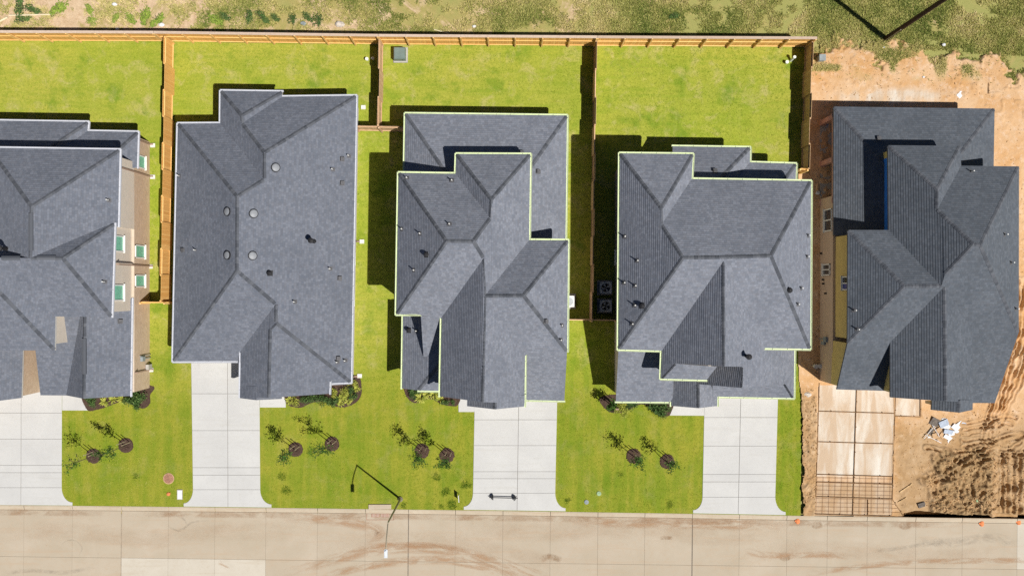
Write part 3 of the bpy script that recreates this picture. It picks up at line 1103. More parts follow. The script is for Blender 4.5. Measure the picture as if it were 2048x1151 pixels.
class Roof:
    def __init__(self, house, verts, faces, caps=(), gutters=(), gmat='gutter_white', mat='shingle', fascia='fascia', name='roof', thick=0.17):
        V = {}
        for n, t in verts.items():
            if len(t) == 4 and t[0] == 'w':
                V[n] = None
            else:
                V[n] = [t[0], t[1], abs(t[2]), t[2] > 0]      # negative height = first guess
        faces = [f.split() for f in faces]
        self.P = solve_roof({k: v for k, v in V.items() if v}, faces)
        self.faces = faces
        self.house = house
        P = self.P
        org = ORG[house.name]
        me = bpy.data.meshes.new(name)
        vv, ff, mm, uvs = [], [], [], []
        cnt = {}
        self.nrm = []
        self.oriented = []
        for f in faces:
            pts = [P[n] for n in f]
            nn = Vector((0, 0, 0))
            for i in range(len(pts)):
                a, b = pts[i], pts[(i + 1) % len(pts)]
                nn += a.cross(b)
            if nn.z < 0:
                f = f[::-1]
                pts = pts[::-1]
                nn = -nn
            nn.normalize()
            self.nrm.append(nn)
            self.oriented.append(f)
            lev = Vector((-nn.y, nn.x, 0))
            if lev.length < 1e-4:
                lev = Vector((1, 0, 0))
            lev.normalize()
            up = nn.cross(lev).normalized()
            if up.z < 0:
                up = -up
            ref = min(pts, key=lambda p: p.z)
            uvp = [((p - ref).dot(lev) + 50.0, (p - ref).dot(up)) for p in pts]
            loop = [(p, u[0], u[1]) for p, u in zip(pts, uvp)]
            v0, v1 = min(u[1] for u in uvp), max(u[1] for u in uvp)
            for k in range(int(math.floor(v0 / COURSE)), int(math.ceil(v1 / COURSE))):
                strip = clip_v(clip_v(loop, k * COURSE, 1), (k + 1) * COURSE, -1)
                if len(strip) < 3:
                    continue
                lift = [nn * (0.017 * (1 - (v / COURSE - k))) for p, u, v in strip]
                i0 = len(vv)
                vv += [q[0] + l for q, l in zip(strip, lift)]
                ff.append(list(range(i0, i0 + len(strip))))
                mm.append(0)
                uvs.append([(q[1], q[2]) for q in strip])
                for a in range(len(strip)):
                    b = (a + 1) % len(strip)
                    if abs(strip[a][2] - k * COURSE) < 1e-4 and abs(strip[b][2] - k * COURSE) < 1e-4 and (strip[a][0] - strip[b][0]).length > 0.01:
                        i0 = len(vv)
                        vv += [strip[a][0] + lift[a], strip[b][0] + lift[b], strip[b][0] - nn * 0.002, strip[a][0] - nn * 0.002][::-1]
                        ff.append([i0, i0 + 1, i0 + 2, i0 + 3])
                        mm.append(0)
                        uvs.append([(strip[a][1], k * COURSE + 0.01)] * 4)
            i1 = len(vv)
            vv += [p - Vector((0, 0, thick)) for p in pts]
            ff.append(list(range(i1, i1 + len(pts)))[::-1])
            mm.append(1)
            uvs.append([(0, 0)] * len(pts))
            for i in range(len(f)):
                k = tuple(sorted((f[i], f[(i + 1) % len(f)])))
                cnt.setdefault(k, []).append((f[i], f[(i + 1) % len(f)]))
        self.edges = cnt
        for k, l in cnt.items():
            if len(l) == 1:
                a, b = P[l[0][0]], P[l[0][1]]
                dz = Vector((0, 0, thick))
                i0 = len(vv)
                vv += [a - dz, b - dz, b, a]
                ff.append([i0, i0 + 1, i0 + 2, i0 + 3])
                mm.append(1)
                uvs.append([(0, 0)] * 4)
        me.from_pydata([tuple(p - org) for p in vv], [], ff)
        me.materials.append(MATS[mat])
        me.materials.append(MATS[fascia])
        me.polygons.foreach_set('material_index', mm)
        uvl = me.uv_layers.new(name='UVMap')
        flat = [c for u in uvs for c in u]
        # polygon loops follow the face lists
        li = 0
        for poly, u in zip(me.polygons, uvs):
            for j, c in zip(poly.loop_indices, u):
                uvl.data[j].uv = c
        me.update()
        self.ob = link(name, me, house, org)
        for c in caps:
            a, b = c.split()
            self.cap(a, b)
        for gt in gutters:
            a, b = gt.split()
            self.gutter(a, b, gmat)

    def side(self, i, a, b):
        """direction lying in face i, square to edge ab, pointing into the face"""
        n = self.nrm[i]
        e = (self.P[b] - self.P[a]).normalized()
        d = n.cross(e).normalized()
        c = sum((self.P[x] for x in self.faces[i]), Vector((0, 0, 0))) / len(self.faces[i])
        if d.dot(c - self.P[a]) < 0:
            d = -d
        return d, n

    def cap(self, a, b):
        fs = [i for i, f in enumerate(self.faces) if a in f and b in f]
        if len(fs) < 2:
            fs = (fs * 2)[:2]
            if not fs:
                return
        A, B = self.P[a], self.P[b]
        if A.z > B.z:
            A, B = B, A
        d1, n1 = self.side(fs[0], a, b)
        d2, n2 = self.side(fs[1], a, b)
        e = (B - A)
        L = e.length
        e.normalize()
        up = (n1 + n2).normalized()
        m = MB()
        st = 0.2
        t = 0.05
        while t < L - 0.05:
            p = A + e * t
            q = A + e * min(t + 0.27, L)
            w = 0.115 * random.uniform(0.92, 1.08)
            r = random.random()
            hi, lo = 0.030 + random.uniform(0, 0.006), 0.014
            for d, n in ((d1, n1), (d2, n2)):
                c0, c1 = p + up * hi, q + up * lo
                s0, s1 = p + d * w + n * hi * 0.8, q + d * w + n * lo * 0.8
                m.face([c0, s0, s1, c1], 0, r)
                m.face([c0, s0, s0 - n * 0.02, c0 - up * 0.02], 0, r)
                m.face([s0, s1, s1 - n * 0.02, s0 - n * 0.02], 0, r)
            t += st
        tag(m.build('hip_cap', 'cap_shingle', self.ob), kind='stuff')

    def gutter(self, a, b, mat):
        i = [k for k, f in enumerate(self.faces) if a in f and b in f]
        if not i:
            return
        A, B = self.P[a].copy(), self.P[b].copy()
        d, n = self.side(i[0], a, b)
        o = Vector((-d.x, -d.y, 0)).normalized()
        e = (B - A).normalized()
        A -= e * 0.06
        B += e * 0.06
        m = MB()
        prof = [(-0.0, -0.02), (0.0, -0.05), (0.085, -0.055), (0.09, 0.0), (0.112, 0.0), (0.112, -0.12), (0.0, -0.13)]
        pa = [A + o * (u + 0.004) + Vector((0, 0, v)) for u, v in prof]
        pb = [B + o * (u + 0.004) + Vector((0, 0, v)) for u, v in prof]
        for k in range(len(prof) - 1):
            m.face([pa[k], pb[k], pb[k + 1], pa[k + 1]])
        m.face(pa)
        m.face(pb[::-1])
        # hidden hangers show as bright dots along the trough
        L = (B - A).length
        k = 0.5
        while k < L:
            c = A + e * k + o * 0.06 + Vector((0, 0, -0.015))
            m.box(c, (0.03, 0.09, 0.012), math.atan2(e.y, e.x))
            k += 0.9
        m.build('gutter', mat, self.house)

    def hit(self, px, py, top=None):
        """the point of this roof under a photo pixel"""
        o = Vector((0, 0, CAM_H))
        d = W(px, py, 0) - o
        best = None
        for f, n in zip(self.faces, self.nrm):
            c = self.P[f[0]]
            den = d.dot(n)
            if abs(den) < 1e-6:
                continue
            t = (c - o).dot(n) / den
            q = o + d * t
            if pip([(self.P[x].x, self.P[x].y) for x in f], np.array([q.x]), np.array([q.y]))[0]:
                if best is None or q.z > best[0].z:
                    best = (q, n)
        return best

    def vents(self, lst):
        for kind, px, py in lst:
            h = self.hit(px, py)
            if h is None:
                print('vent misses the roof', kind, px, py)
                continue
            p, n = h
            m = MB()
            M = n.to_track_quat('Z', 'Y').to_matrix()
            if kind == 'pipe':
                m.box(p + n * 0.01, (0.26, 0.26, 0.02), M=M, mi=1)
                m.lathe(p - Vector((0, 0, 0.05)), [(0.09, 0), (0.06, 0.14), (0.04, 0.16)], 10, 1)
                m.tube(p - Vector((0, 0, 0.05)), p + Vector((0, 0, 0.42)), 0.038, n=10, mi=0)
                m.build('vent_pipe', ['vent_white', 'vent_grey'], self.ob)
            elif kind == 'box':
                m.box(p + n * 0.012, (0.30, 0.30, 0.02), M=M, mi=0)
                m.box(p + n * 0.07, (0.2, 0.2, 0.12), M=M, mi=0)
                m.box(p + n * 0.15, (0.25, 0.25, 0.03), M=M, mi=0)
                m.build('box_vent', ['vent_grey'], self.ob)
            elif kind == 'goose':
                m.box(p + n * 0.012, (0.34, 0.34, 0.02), M=M, mi=0)
                m.lathe(p - Vector((0, 0, 0.05)), [(0.11, 0), (0.11, 0.2), (0.15, 0.22), (0.15, 0.3), (0.05, 0.36)], 14, 0)
                m.build('exhaust_vent', ['vent_black'], self.ob)
            elif kind == 'flue':
                m.lathe(p - Vector((0, 0, 0.08)), [(0.17, 0), (0.12, 0.16), (0.10, 0.17), (0.10, 0.85), (0.17, 0.87), (0.17, 1.0), (0.04, 1.06)], 16, 0)
                m.build('flue', ['vent_black'], self.ob)
            elif kind == 'tube':
                m2 = MB()
                o = p - n * 0.02
                def ring(r, h, k=22): return [o + M @ Vector((r * math.cos(t), r * math.sin(t), h)) for t in [2 * math.pi * i / k for i in range(k)]]
                rs = [ring(0.30, 0), ring(0.28, 0.05), ring(0.275, 0.13), ring(0.25, 0.14), ring(0.24, 0.10)]
                for a, b in zip(rs, rs[1:]):
                    for k in range(22):
                        m.face([a[k], a[(k + 1) % 22], b[(k + 1) % 22], b[k]], 0)
                cv = m.build('skylight', ['vent_black'], self.ob)
                rs = [ring(0.242, 0.11), ring(0.215, 0.135), ring(0.15, 0.155), ring(0.06, 0.165)]
                for a, b in zip(rs, rs[1:]):
                    for k in range(22):
                        m2.face([a[k], a[(k + 1) % 22], b[(k + 1) % 22], b[k]], 0)
                m2.face(rs[-1])
                m2.build('skylight_dome', ['dome_lens'], self.ob)
            elif kind == 'ridge_v' or kind == 'ridge_h':
                ang = math.pi / 2 if kind == 'ridge_v' else 0.0
                Lr = 2.2 if kind == 'ridge_v' else 1.1
                for s in (-1, 1):
                    sv = Vector((math.cos(ang + math.pi / 2) * s, math.sin(ang + math.pi / 2) * s, 0))
                    ex = Vector((math.cos(ang), math.sin(ang), 0))
                    z0 = p.z + 0.075
                    c = Vector((p.x, p.y, z0))
                    m.face([c - ex * Lr / 2, c + ex * Lr / 2, c + ex * Lr / 2 + sv * 0.13 - Vector((0, 0, 0.06)), c - ex * Lr / 2 + sv * 0.13 - Vector((0, 0, 0.06))], 0)
                    m.face([c - ex * Lr / 2 + sv * 0.13 - Vector((0, 0, 0.06)), c + ex * Lr / 2 + sv * 0.13 - Vector((0, 0, 0.06)), c + ex * Lr / 2 + sv * 0.125 - Vector((0, 0, 0.16)), c - ex * Lr / 2 + sv * 0.125 - Vector((0, 0, 0.16))], 1)
                m.build('ridge_vent', ['cap_shingle', 'vent_black'], self.ob)


def walls(house, pts, z0, z1, mat, off=0.28, name='wall'):
    """walls standing `off` inside an eave outline; pts are world points"""
    poly = [Vector((p[0], p[1])) for p in pts]
    a = sum(poly[i].x * poly[(i + 1) % len(poly)].y - poly[(i + 1) % len(poly)].x * poly[i].y for i in range(len(poly)))
    if a < 0:
        poly.reverse()
    poly = inset(poly, off)
    m = MB()
    m.prism(poly, z0, z1)
    m.build(name, mat, house)
    return poly


def gable(house, pts, mat, shift=(0, 0.3), drop=0.2):
    """wall panel under a gable rake: pts = rake corners (world), dropped to a base line"""
    P = [Vector((p.x + shift[0], p.y + shift[1], p.z - drop)) for p in pts]
    zb = min(p.z for p in P) - 0.6
    m = MB()
    front = P + [Vector((P[-1].x, P[-1].y, zb)), Vector((P[0].x, P[0].y, zb))]
    back = [p + Vector((0, 0.15, 0)) for p in front]
    m.face(front)
    m.face(back[::-1])
    for i in range(len(front)):
        j = (i + 1) % len(front)
        m.face([front[j], front[i], back[i], back[j]])
    m.build('gable_wall', mat, house)


def skirt_wall(house, pts, base, mat, name='wall'):
    """upright wall under a sloping edge: pts (world, top) down to z=base"""
    m = MB()
    for a, b in zip(pts, pts[1:]):
        for o in (0,):
            m.face([(a.x, a.y, base), (b.x, b.y, base), (b.x, b.y, b.z - 0.12), (a.x, a.y, a.z - 0.12)])
    m.build(name, mat, house)


def window(house, X, Y, z, w, h, face, frame='window_frame', pane='film_teal', split=False):
    """window in an east (+1) or west (-1) wall"""
    m = MB()
    t = 0.07
    x = X + face * 0.03
    m.box((x, Y, z + h / 2 - t / 2), (0.08, w, t)); m.box((x, Y, z - h / 2 + t / 2), (0.08, w, t))
    m.box((x, Y + w / 2 - t / 2, z), (0.076, t, h)); m.box((x, Y - w / 2 + t / 2, z), (0.076, t, h))
    if split:
        m.box((x, Y, z), (0.07, t, h))
    m.box((x + face * 0.03, Y, z - h / 2 - 0.03), (0.14, w + 0.1, 0.05))
    f = m.build('window', frame, house)
    for k in ((-1, 1) if split else (0,)):
        p = MB()
        ww = (w - 3 * t) / 2 if split else w - 2 * t
        p.box((X + face * 0.012, Y + k * (ww + t) / 2, z), (0.02, ww, h - 2 * t))
        p.build('pane', pane if not (split and k == 1 and pane == 'glass_blue') else 'glass_dark', f)


def downspout(house, X, Y, ztop, face, out=0.2):
    m = MB()
    m.box((X + face * 0.05, Y, (ztop - 0.1) / 2 + 0.1), (0.07, 0.085, ztop - 0.3))
    m.box((X + face * (out + 0.05) / 2, Y, ztop - 0.12), (out, 0.08, 0.07))
    m.box((X + face * 0.15, Y, 0.12), (0.22, 0.085, 0.07))
    m.build('downspout', 'downspout', house)


def splash(x, y, label):
    m = MB()
    c = W(x, y)
    m.box((c.x, c.y, 0.03), (0.30, 0.27, 0.07))
    m.box((c.x, c.y + 0.12, 0.075), (0.30, 0.03, 0.04)); m.box((c.x, c.y - 0.12, 0.075), (0.30, 0.03, 0.04)); m.box((c.x - 0.135, c.y, 0.074), (0.03, 0.2, 0.036))
    tag(m.build('splash_block', 'splash_block', None, (c.x, c.y, 0)), label, 'splash block', 'splash blocks under the downspouts')


E1, E2 = 2.75, 5.6
HOUSE_FOOT = []

# ---------------- house 1: leftmost, two storeys over brick
h1 = thing('house', W(120, 540), 'two-storey house with tan brick side wall and teal window film at left edge', 'house', 'houses in the row')
r1u = Roof(h1, {
    'A': (-22, 296, E2), 'B': (239, 300, E2), 'C': (235.5, 452, E2), 'p': (62.5, 413, 7.75), 'q': (60, 515, 7.75), 'v': (205, 472, -6.0), 'v2': (112, 517, -7.0),
    'q0': (-120, 516, -6.6), 'w': (-120, 400, -5.6)},
    ['A B p', 'B C v v2 q p', 'A p q q0'], ['A p', 'B p', 'p q'], ['A B', 'B C'], name='roof', mat='shingle_slate')
r1w = Roof(h1, {
    'D': (228.5, 447, 5.75), 'E': (222.5, 633, 5.75), 'r': (125, 516, 7.72), 'q': (60, 515.5, 7.72), 'v': (40, 441, 5.75), 'F': (111, 632, -5.75), 'G': (109.5, 700, E2),
    'L': (-150, 700, E2), 'h': (-2, 583, -7.3), 'q0': (-30, 514, 7.72), 'L0': (-150, 583, -7.3)},
    ['D v q r', 'D r E', 'r q q0 F E', 'q0 h G F', 'h L0 L G'], ['D r', 'E r', 'q r', 'h G'], ['D E'], name='roof', mat='shingle_slate')
r1l = Roof(h1, {
    'a': (-80, 240.5, E1), 'b': (176, 244.5, E1), 'c': (174.5, 262.5, E1), 'd': (275.5, 264.5, E1), 'e': (273.5, 335, E1),
    'f': (205, 327, -3.9), 'f2': (205, 345, -3.95), 'h': (100, 295, -3.9), 'k': (112, 306, -3.9), 'a2': (-80, 295, -3.9), 'n': (90, 330, -3.9)},
    ['a b h a2', 'b c k h', 'c d f k', 'd e f2 f'], ['b h', 'd f'], ['a b', 'b c', 'c d', 'd e'], name='roof', mat='shingle_slate')
r1g = Roof(h1, {
    'a': (263, 597, E1), 'b': (260, 791, E1), 'r0': (169, 597, -4.45), 'r1': (167, 796.5, -4.45), 'v1': (133, 790, E1), 'v0': (161, 634, -4.3), 's0': (81, 789.5, E1),
    's1': (63.5, 640, -4.4), 'v00': (165, 597, -4.45), 's10': (62, 620, -4.6), 'v01': (162.5, 620, -4.4)},
    ['a b r1 r0', 'r0 r1 v1 v01', 's10 v01 v1 s0'], ['r0 r1'], ['a b'], name='roof', mat='shingle_slate')
r1b = Roof(h1, {
    'a': (45.8, 695, E1), 'b': (43, 795, E1), 'c': (-150, 820, -6.2), 'd': (-150, 690, -6.2)}, ['a b c d'], [], [], name='roof', mat='shingle_slate')
foot = [(-1150 / 30 - 3, 10.3), (-28.75, 10.3), (-28.75, 9.72), (-24.15, 9.72), (-24.15, -6.65), (-27.9, -6.65), (-27.9, -6.45), (-30.0, -6.45), (-30.0, -3.0), (-31.35, -3.0), (-31.35, -6.9), (-41.3, -6.9)]
HOUSE_FOOT.append(foot)
walls(h1, foot, -0.05, 2.62, 'tan_brick', 0.0)
walls(h1, [(-41, 8.05), (-24.15, 8.05), (-24.15, 3.75), (-24.32, 3.75), (-24.32, -1.45), (-27.9, -1.45), (-27.9, -3.4), (-41, -3.4)], 2.62, 5.5, 'lap_siding', 0.0)
for y in (505, 562): window(h1, -24.15, GY(y), 1.75, 0.86 if y == 505 else 0.8, 1.55, 1)
window(h1, -24.15, GY(330), 1.7, 0.85, 1.6, 1)
for y in (487, 585): window(h1, -24.15 if y < 460 else -24.32, (575.5 - y) * 59.3 / 1920, 4.72, 1.0, 1.45, 1)
for yb, zt in ((289, 2.7), (353, 5.5), (532, 5.6), (738, 2.7)):
    downspout(h1, -24.15, GY(yb), zt, 1)
for (x, y), lb in zip(((306, 291), (306, 354), (301.5, 533), (302.5, 739)), (
        'splash block at the rear corner of the tan brick wall', 'splash block beside the tan brick wall, second from the rear',
        'splash block beside the brick wall near the end of the orange fence', 'splash block at the front end of the tan brick wall')):
    splash(x, y, 'white concrete ' + lb)
r1u.vents([('pipe', 218, 400), ('flue', 14, 497)])
r1w.vents([('pipe', 210, 563), ('ridge_h', 22, 516), ('ridge_h', 93, 515.3)])
r1u.vents([('ridge_v', 61.5, 463)])
r1g.vents([('box', 240, 642), ('ridge_v', 168, 712)])
# meters on the side wall
m = MB(); m.box((-24.05, GY(714), 1.45), (0.16, 0.3, 0.45)); m.tube((-24.06, GY(714), 0.1), (-24.06, GY(714), 1.3), 0.03); m.tube((-24.06, GY(708), 0.1), (-24.06, GY(708), 1.9), 0.025)
m.build('meter_box', 'grey_box', h1)
m = MB(); m.box((-24.02, GY(732), 0.5), (0.2, 0.34, 0.6)); m.build('meter_box', 'pad_concrete', h1)

# ---------------- house 2: low hip roof, round skylights
h2 = thing('house', W(530, 490), 'low single-storey house with five round skylights on its wide hip roof', 'house', 'houses in the row')
r2 = Roof(h2, {
    'A': (441.6, 182, E1), 'B': (564.6, 183.8, E1), 'C': (564.2, 194, E1), 'D': (712.3, 192, E1), 'E': (701.6, 764, E1), 'F': (659, 766, E1), 'F2': (659.3, 761, -3.0),
    'G': (658.3, 786.5, 3.0), 'H': (480.6, 793.5, 3.0), 'I': (481.6, 701, -3.0), 'I2': (478, 721.5, E1), 'J': (346.3, 722, E1), 'K': (356, 247.5, E1), 'L': (441, 247, E1),
    'p': (483, 231, -4.4), 'q': (484, 247, -4.4), 's': (528.4, 305, -5.3), 't': (528.4, 358, -5.3), 'u': (474, 393, 6.0), 'v': (473.5, 541, 6.0),
    'w': (551.5, 608, -5.0), 'x': (551.5, 645, -5.0), 'y': (540, 658, -4.8), 'z': (537, 795, -4.8)},
    ['A B p', 'B C q p', 'C D s q', 'A p q s t L', 'K L t u', 'K u v J', 'J v w I I2', 'D E x w v u t s', 'I w x y z H', 'x E F F2 y', 'y F2 G z'],
    ['A p', 'B p', 'p q', 'q s', 'D s', 's t', 't u', 'K u', 'u v', 'J v', 'v w', 'w x', 'x E', 'x y', 'y z'],
    ['A B', 'C D', 'D E', 'E F', 'F2 G', 'H I', 'J K', 'K L', 'L A', 'J I2'], name='roof', mat='shingle_slate')
r2s = Roof(h2, {'a': (481, 770, 3.02), 'b': (480.4, 795.5, 3.02), 'r': (512, 799.5, 3.9), 'r0': (512.5, 772, 3.9), 'c': (563, 797, 2.35), 'c0': (563, 772, 2.35)},
           ['a b r r0', 'r0 r c c0'], [], [], name='roof', mat='shingle_slate')
o2 = [r2.P[k] for k in 'A B C D E F G H I I2 J K L'.split()]
w2 = walls(h2, o2, -0.05, 2.6, 'pale_brick', 0.27)
HOUSE_FOOT.append(w2)
gable(h2, [r2.P['H'], r2.P['z'], r2.P['G']], 'pale_brick')
xe = lambda y: W(715.5 - (y - 520) * 0.0165, y, 0).x
for y in (517, 600):
    window(h2, W(712.3 + (701.6 - 712.3) * (y - 192) / 572, y, E1).x - 0.27, W(0, y, 1.7).y, 1.75, 0.75, 1.5, 1, pane='glass_dark')
for y, zt in ((257, 2.7), (483, 2.7), (752, 2.7)):
    downspout(h2, W(712.3 + (701.6 - 712.3) * (y - 192) / 572, y, E1).x - 0.27, GY(y), zt, 1)
for (x, y), lb in zip(((727, 215), (724, 483), (719.5, 751)), ('at the rear of the low house', 'halfway along the pale wall of the low house', 'by the curved flower bed of the low house')):
    splash(x, y, 'small white splash block ' + lb)
r2.vents([('tube', 551, 335), ('tube', 507, 427), ('tube', 505, 511), ('tube', 456, 423), ('tube', 456, 510), ('goose', 540, 546), ('flue', 627, 482), ('box', 684, 318), ('box', 684, 366),
          ('pipe', 698, 312), ('pipe', 666, 339), ('pipe', 661, 537), ('box', 679, 556), ('pipe', 590, 603), ('pipe', 359, 352), ('pipe', 392, 500), ('box', 368, 500), ('box', 676, 716),
          ('pipe', 691, 720), ('pipe', 675, 723)])

# ---------------- house 3: the middle one
h3 = thing('house', W(965, 520), 'two-storey house with pale green gutters in the middle of the row', 'house', 'houses in the row')
GG = 'gutter_green'
r3l = Roof(h3, {
    'A': (811, 227.5, E1), 'B': (1133.8, 231.5, E1), 'C': (1130.7, 480, E1), 'D': (809, 350, E1), 'p': (905, 365, -4.6), 'q': (1040, 365, -4.6), 'p2': (905, 375, -4.6), 'q2': (1040, 500, -4.6), 'C2': (1130.5, 500, E1)},
    ['A B q p', 'A p p2 D', 'B C2 q2 q'], ['A p', 'B q'], ['A B', 'A D', 'B C2'], GG, name='roof')
r3 = Roof(h3, {
    'A': (797.6, 346, E2), 'B': (911.8, 347.8, E2), 'C': (913, 308.4, E2), 'D': (1060.5, 309, E2), 'E': (1058, 480.3, E2), 'F': (1136, 481, E2), 'G': (1134, 702, E2),
    'g2': (1128.6, 800.5, E1), 'g3': (1048.5, 799, -2.75), 'gv': (1050, 708, -5.5), 'J': (793, 628, E2), 'K': (841.6, 628, E2), 'k1': (847, 712, -3.8), 'k2': (883, 715, -3.8), 'I': (883.5, 634, E2),
    'u': (893, 482, 8.7), 'v': (947, 482, -8.7), 'w': (982.5, 399, -7.2), 'x': (980.7, 436, -7.2), 'y': (967.5, 516, -8.0), 'y2': (969.5, 591, -8.0), 'n': (1047.3, 591, -8.2), 'z': (965, 803.6, -7.9),
    'H': (880.6, 792, E2), 'M': (1049, 806, 5.55)},
    ['A u J', 'A B x v u', 'B C w x', 'C D w', 'D E y2 y v x w', 'E F n y2', 'F G n', 'n G g2 g3 gv y2', 'J u v y I k2 k1 K', 'I y y2 z H', 'y2 gv M z'],
    ['A u', 'J u', 'u v', 'v x', 'x w', 'C w', 'D w', 'v y', 'y y2', 'y2 n', 'n F', 'n G', 'y2 z'],
    ['A B', 'B C', 'C D', 'D E', 'E F', 'F G', 'J A', 'J K', 'I H', 'gv M', 'g2 g3'], GG, name='roof')
r3s = Roof(h3, {'a': (935, 790, 5.55), 'b': (934.3, 811.5, 5.55), 'r': (989.5, 817.8, 7.25), 'r0': (991, 790, 7.25), 'c': (1048.5, 812, 5.6), 'c0': (1049.3, 790, 5.6)},
           ['a b r r0', 'r0 r c c0'], ['r0 r'], ['c c0'], GG, name='roof')
r3p = Roof(h3, {
    'a': (806.5, 630, E1), 'b': (804.7, 776, E1), 'c': (836.5, 780, 3.45), 'd': (882, 781, 3.45), 'e': (889, 716, -4.6), 'f': (889, 735, -4.0), 'a2': (889, 640, -4.6)},
    ['a b c e a2', 'c d e'], ['c e'], ['a b', 'c d'], GG, name='roof')
foot3 = [(-6.62, 10.83), (3.2, 10.83), (3.12, -6.85), (0.0, -6.85), (0.0, -6.9), (-2.5, -6.9), (-2.5, -6.3), (-4.3, -6.3), (-4.3, -5.9), (-6.7, -5.9), (-6.7, 5)]
HOUSE_FOOT.append(foot3)
walls(h3, foot3, -0.05, 2.6, 'pale_brick', 0.0)
P = r3.P
walls(h3, [P[k] for k in 'A B C D E F G gv M H I J'.split()], 2.6, 5.45, 'lap_siding', 0.3)
gable(h3, [P['H'], P['z'], P['M']], 'lap_siding')
gable(h3, [r3s.P['b'], r3s.P['r'], r3s.P['c']], 'grey_stone')
skirt_wall(h3, [P['G'] + Vector((-.2, 0, 0)), P['g2'] + Vector((-.2, .3, 0))], 2.5, 'lap_siding')
skirt_wall(h3, [P['K'] + Vector((.1, 0, 0)), P['k1'] + Vector((.1, .1, 0))], 2.6, 'lap_siding')
r3.vents([('pipe', 814, 356), ('pipe', 904, 361), ('pipe', 899, 448), ('pipe', 804, 458), ('pipe', 840, 467), ('pipe', 828, 540), ('goose', 853, 509), ('box', 1090, 642), ('pipe', 1124, 650), ('pipe', 1122, 679)])
r3l.vents([('box', 1043, 306), ('box', 1075, 343)])
r3p.vents([('goose', 818, 660), ('pipe', 833, 661)])

# ---------------- house 4
h4 = thing('house', W(1430, 550), 'two-storey house with pale green gutters beside the unfinished one', 'house', 'houses in the row')
r4l = Roof(h4, {
    'A': (1345.5, 293, E1), 'B': (1500, 295.3, E1), 'C': (1499.6, 325, E1), 'D': (1592, 328, E1), 'E': (1590.5, 380, E1), 'p': (1442, 355, -4.3), 'q': (1442, 375, -4.3), 's': (1560, 372, -3.9), 's2': (1560, 395, -3.9),
    'A2': (1345, 375, -4.3), 'v': (1455, 378, -4.2), 'E2': (1590, 395, E1)},
    ['A B p A2', 'B C v p', 'C D s v', 'D E2 s2 s'], ['B p', 'D s'], ['A B', 'B C', 'C D', 'D E2'], GG, name='roof')
r4 = Roof(h4, {
    'A': (1240, 307, E2), 'B': (1385.7, 308.6, E2), 'C': (1383, 358.3, E2), 'D': (1621.8, 362.6, E2), 'E': (1620, 697, E2), 'F': (1528, 695.5, E2), 'G': (1237, 698, E2), 'H': (1324, 700.5, E2),
    'I': (1322, 756, E2), 'p': (1323, 416, -7.3), 'q': (1323, 449, -7.3), 'u': (1366, 515, -8.7), 'v': (1441, 514, -8.7), 'x': (1542.4, 511, 8.7), 'y': (1447, 522, -8.6), 'z': (1448, 732, -8.6),
    'w': (1484, 733, -7.0), 'w2': (1482, 775, -7.0), 'k': (1570, 767, -3.55), 'k2': (1587.3, 795, E1), 'k3': (1589, 690, E1), 'j': (1350, 726, -6.3), 'F2': (1540, 690, -5.2)},
    ['A G u q p', 'A B p', 'B C q p', 'C D x v u q', 'D x E', 'G u v y H', 'x v y F E', 'H y z j I', 'y z w w2 k k2 k3 F'],
    ['A p', 'B p', 'p q', 'q u', 'u v', 'v x', 'D x', 'x E', 'G u', 'y z', 'w w2'],
    ['A B', 'B C', 'C D', 'D E', 'E F', 'A G', 'G H', 'H I', 'k2 k3'], GG, name='roof')
P = r4.P
r4d = Roof(h4, {'I': (1322, 756.3, E2 + .01), 'j': (1350, 726, P['j'].z + .01), 'J': (1413, 759, E2 + .01), 'j2': (1434, 732.5, P['j'].z + .01)}, ['I J j2 j'], ['I j'], ['I J'], GG, name='roof')
r4e = Roof(h4, {'w': (1484, 733, P['w'].z + .01), 'w2': (1482, 775, P['w2'].z + .01), 'a': (1398, 767.8, 4.8), 'b': (1398, 728, -4.8)}, ['w w2 a b'], [], [], GG, name='roof')
r4f = Roof(h4, {'k': (1570, 767, P['k'].z + .01), 'k2': (1587.3, 795, E1 + .01), 'a': (1425, 792, E1), 'b': (1425, 765.5, -3.55)}, ['k k2 a b'], ['k k2'], ['k2 a'], GG, name='roof')
r4s = Roof(h4, {'a': (1342.6, 762, E1 + .05), 'b': (1343.3, 811, E1 + .05), 'r': (1397, 815.5, 4.25), 'r0': (1397, 755, 4.25), 'c': (1434.5, 811, E1 + .05), 'c0': (1434.5, 755, E1 + .05)},
           ['a b r r0', 'r0 r c c0'], ['r0 r'], ['a b', 'c c0'], GG, name='roof')
r4p = Roof(h4, {'a': (1237.5, 690, 4.3), 'b': (1231.7, 802, E1), 'c': (1345, 803, E1), 'd': (1350, 690, -4.3)}, ['a b c d'], [], ['b c'], GG, name='roof')
foot4 = [(10.5, 8.75), (15.0, 8.75), (15.0, 7.7), (17.85, 7.7), (17.85, 0), (17.75, -6.7), (13.2, -6.7), (13.0, -7.2), (10.4, -7.2), (10.4, -6.95), (6.85, -6.95), (6.85, 7.7), (10.5, 7.7)]
HOUSE_FOOT.append(foot4)
walls(h4, foot4, -0.05, 2.6, 'pale_brick', 0.0)
walls(h4, [P[k] for k in 'A B C D E F'.split()] + [W(1500, 730, E2), W(1413, 757, E2)] + [P[k] for k in 'I H G'.split()], 2.6, 5.45, 'lap_siding', 0.28)
gable(h4, [P['j'], P['z'], P['w']], 'lap_siding', (0, 0.15))
gable(h4, [r4e.P['a'], P['w2'], P['k']], 'lap_siding', (0, 0.12), 0.15)
gable(h4, [r4s.P['b'], r4s.P['r'], r4s.P['c']], 'grey_stone')
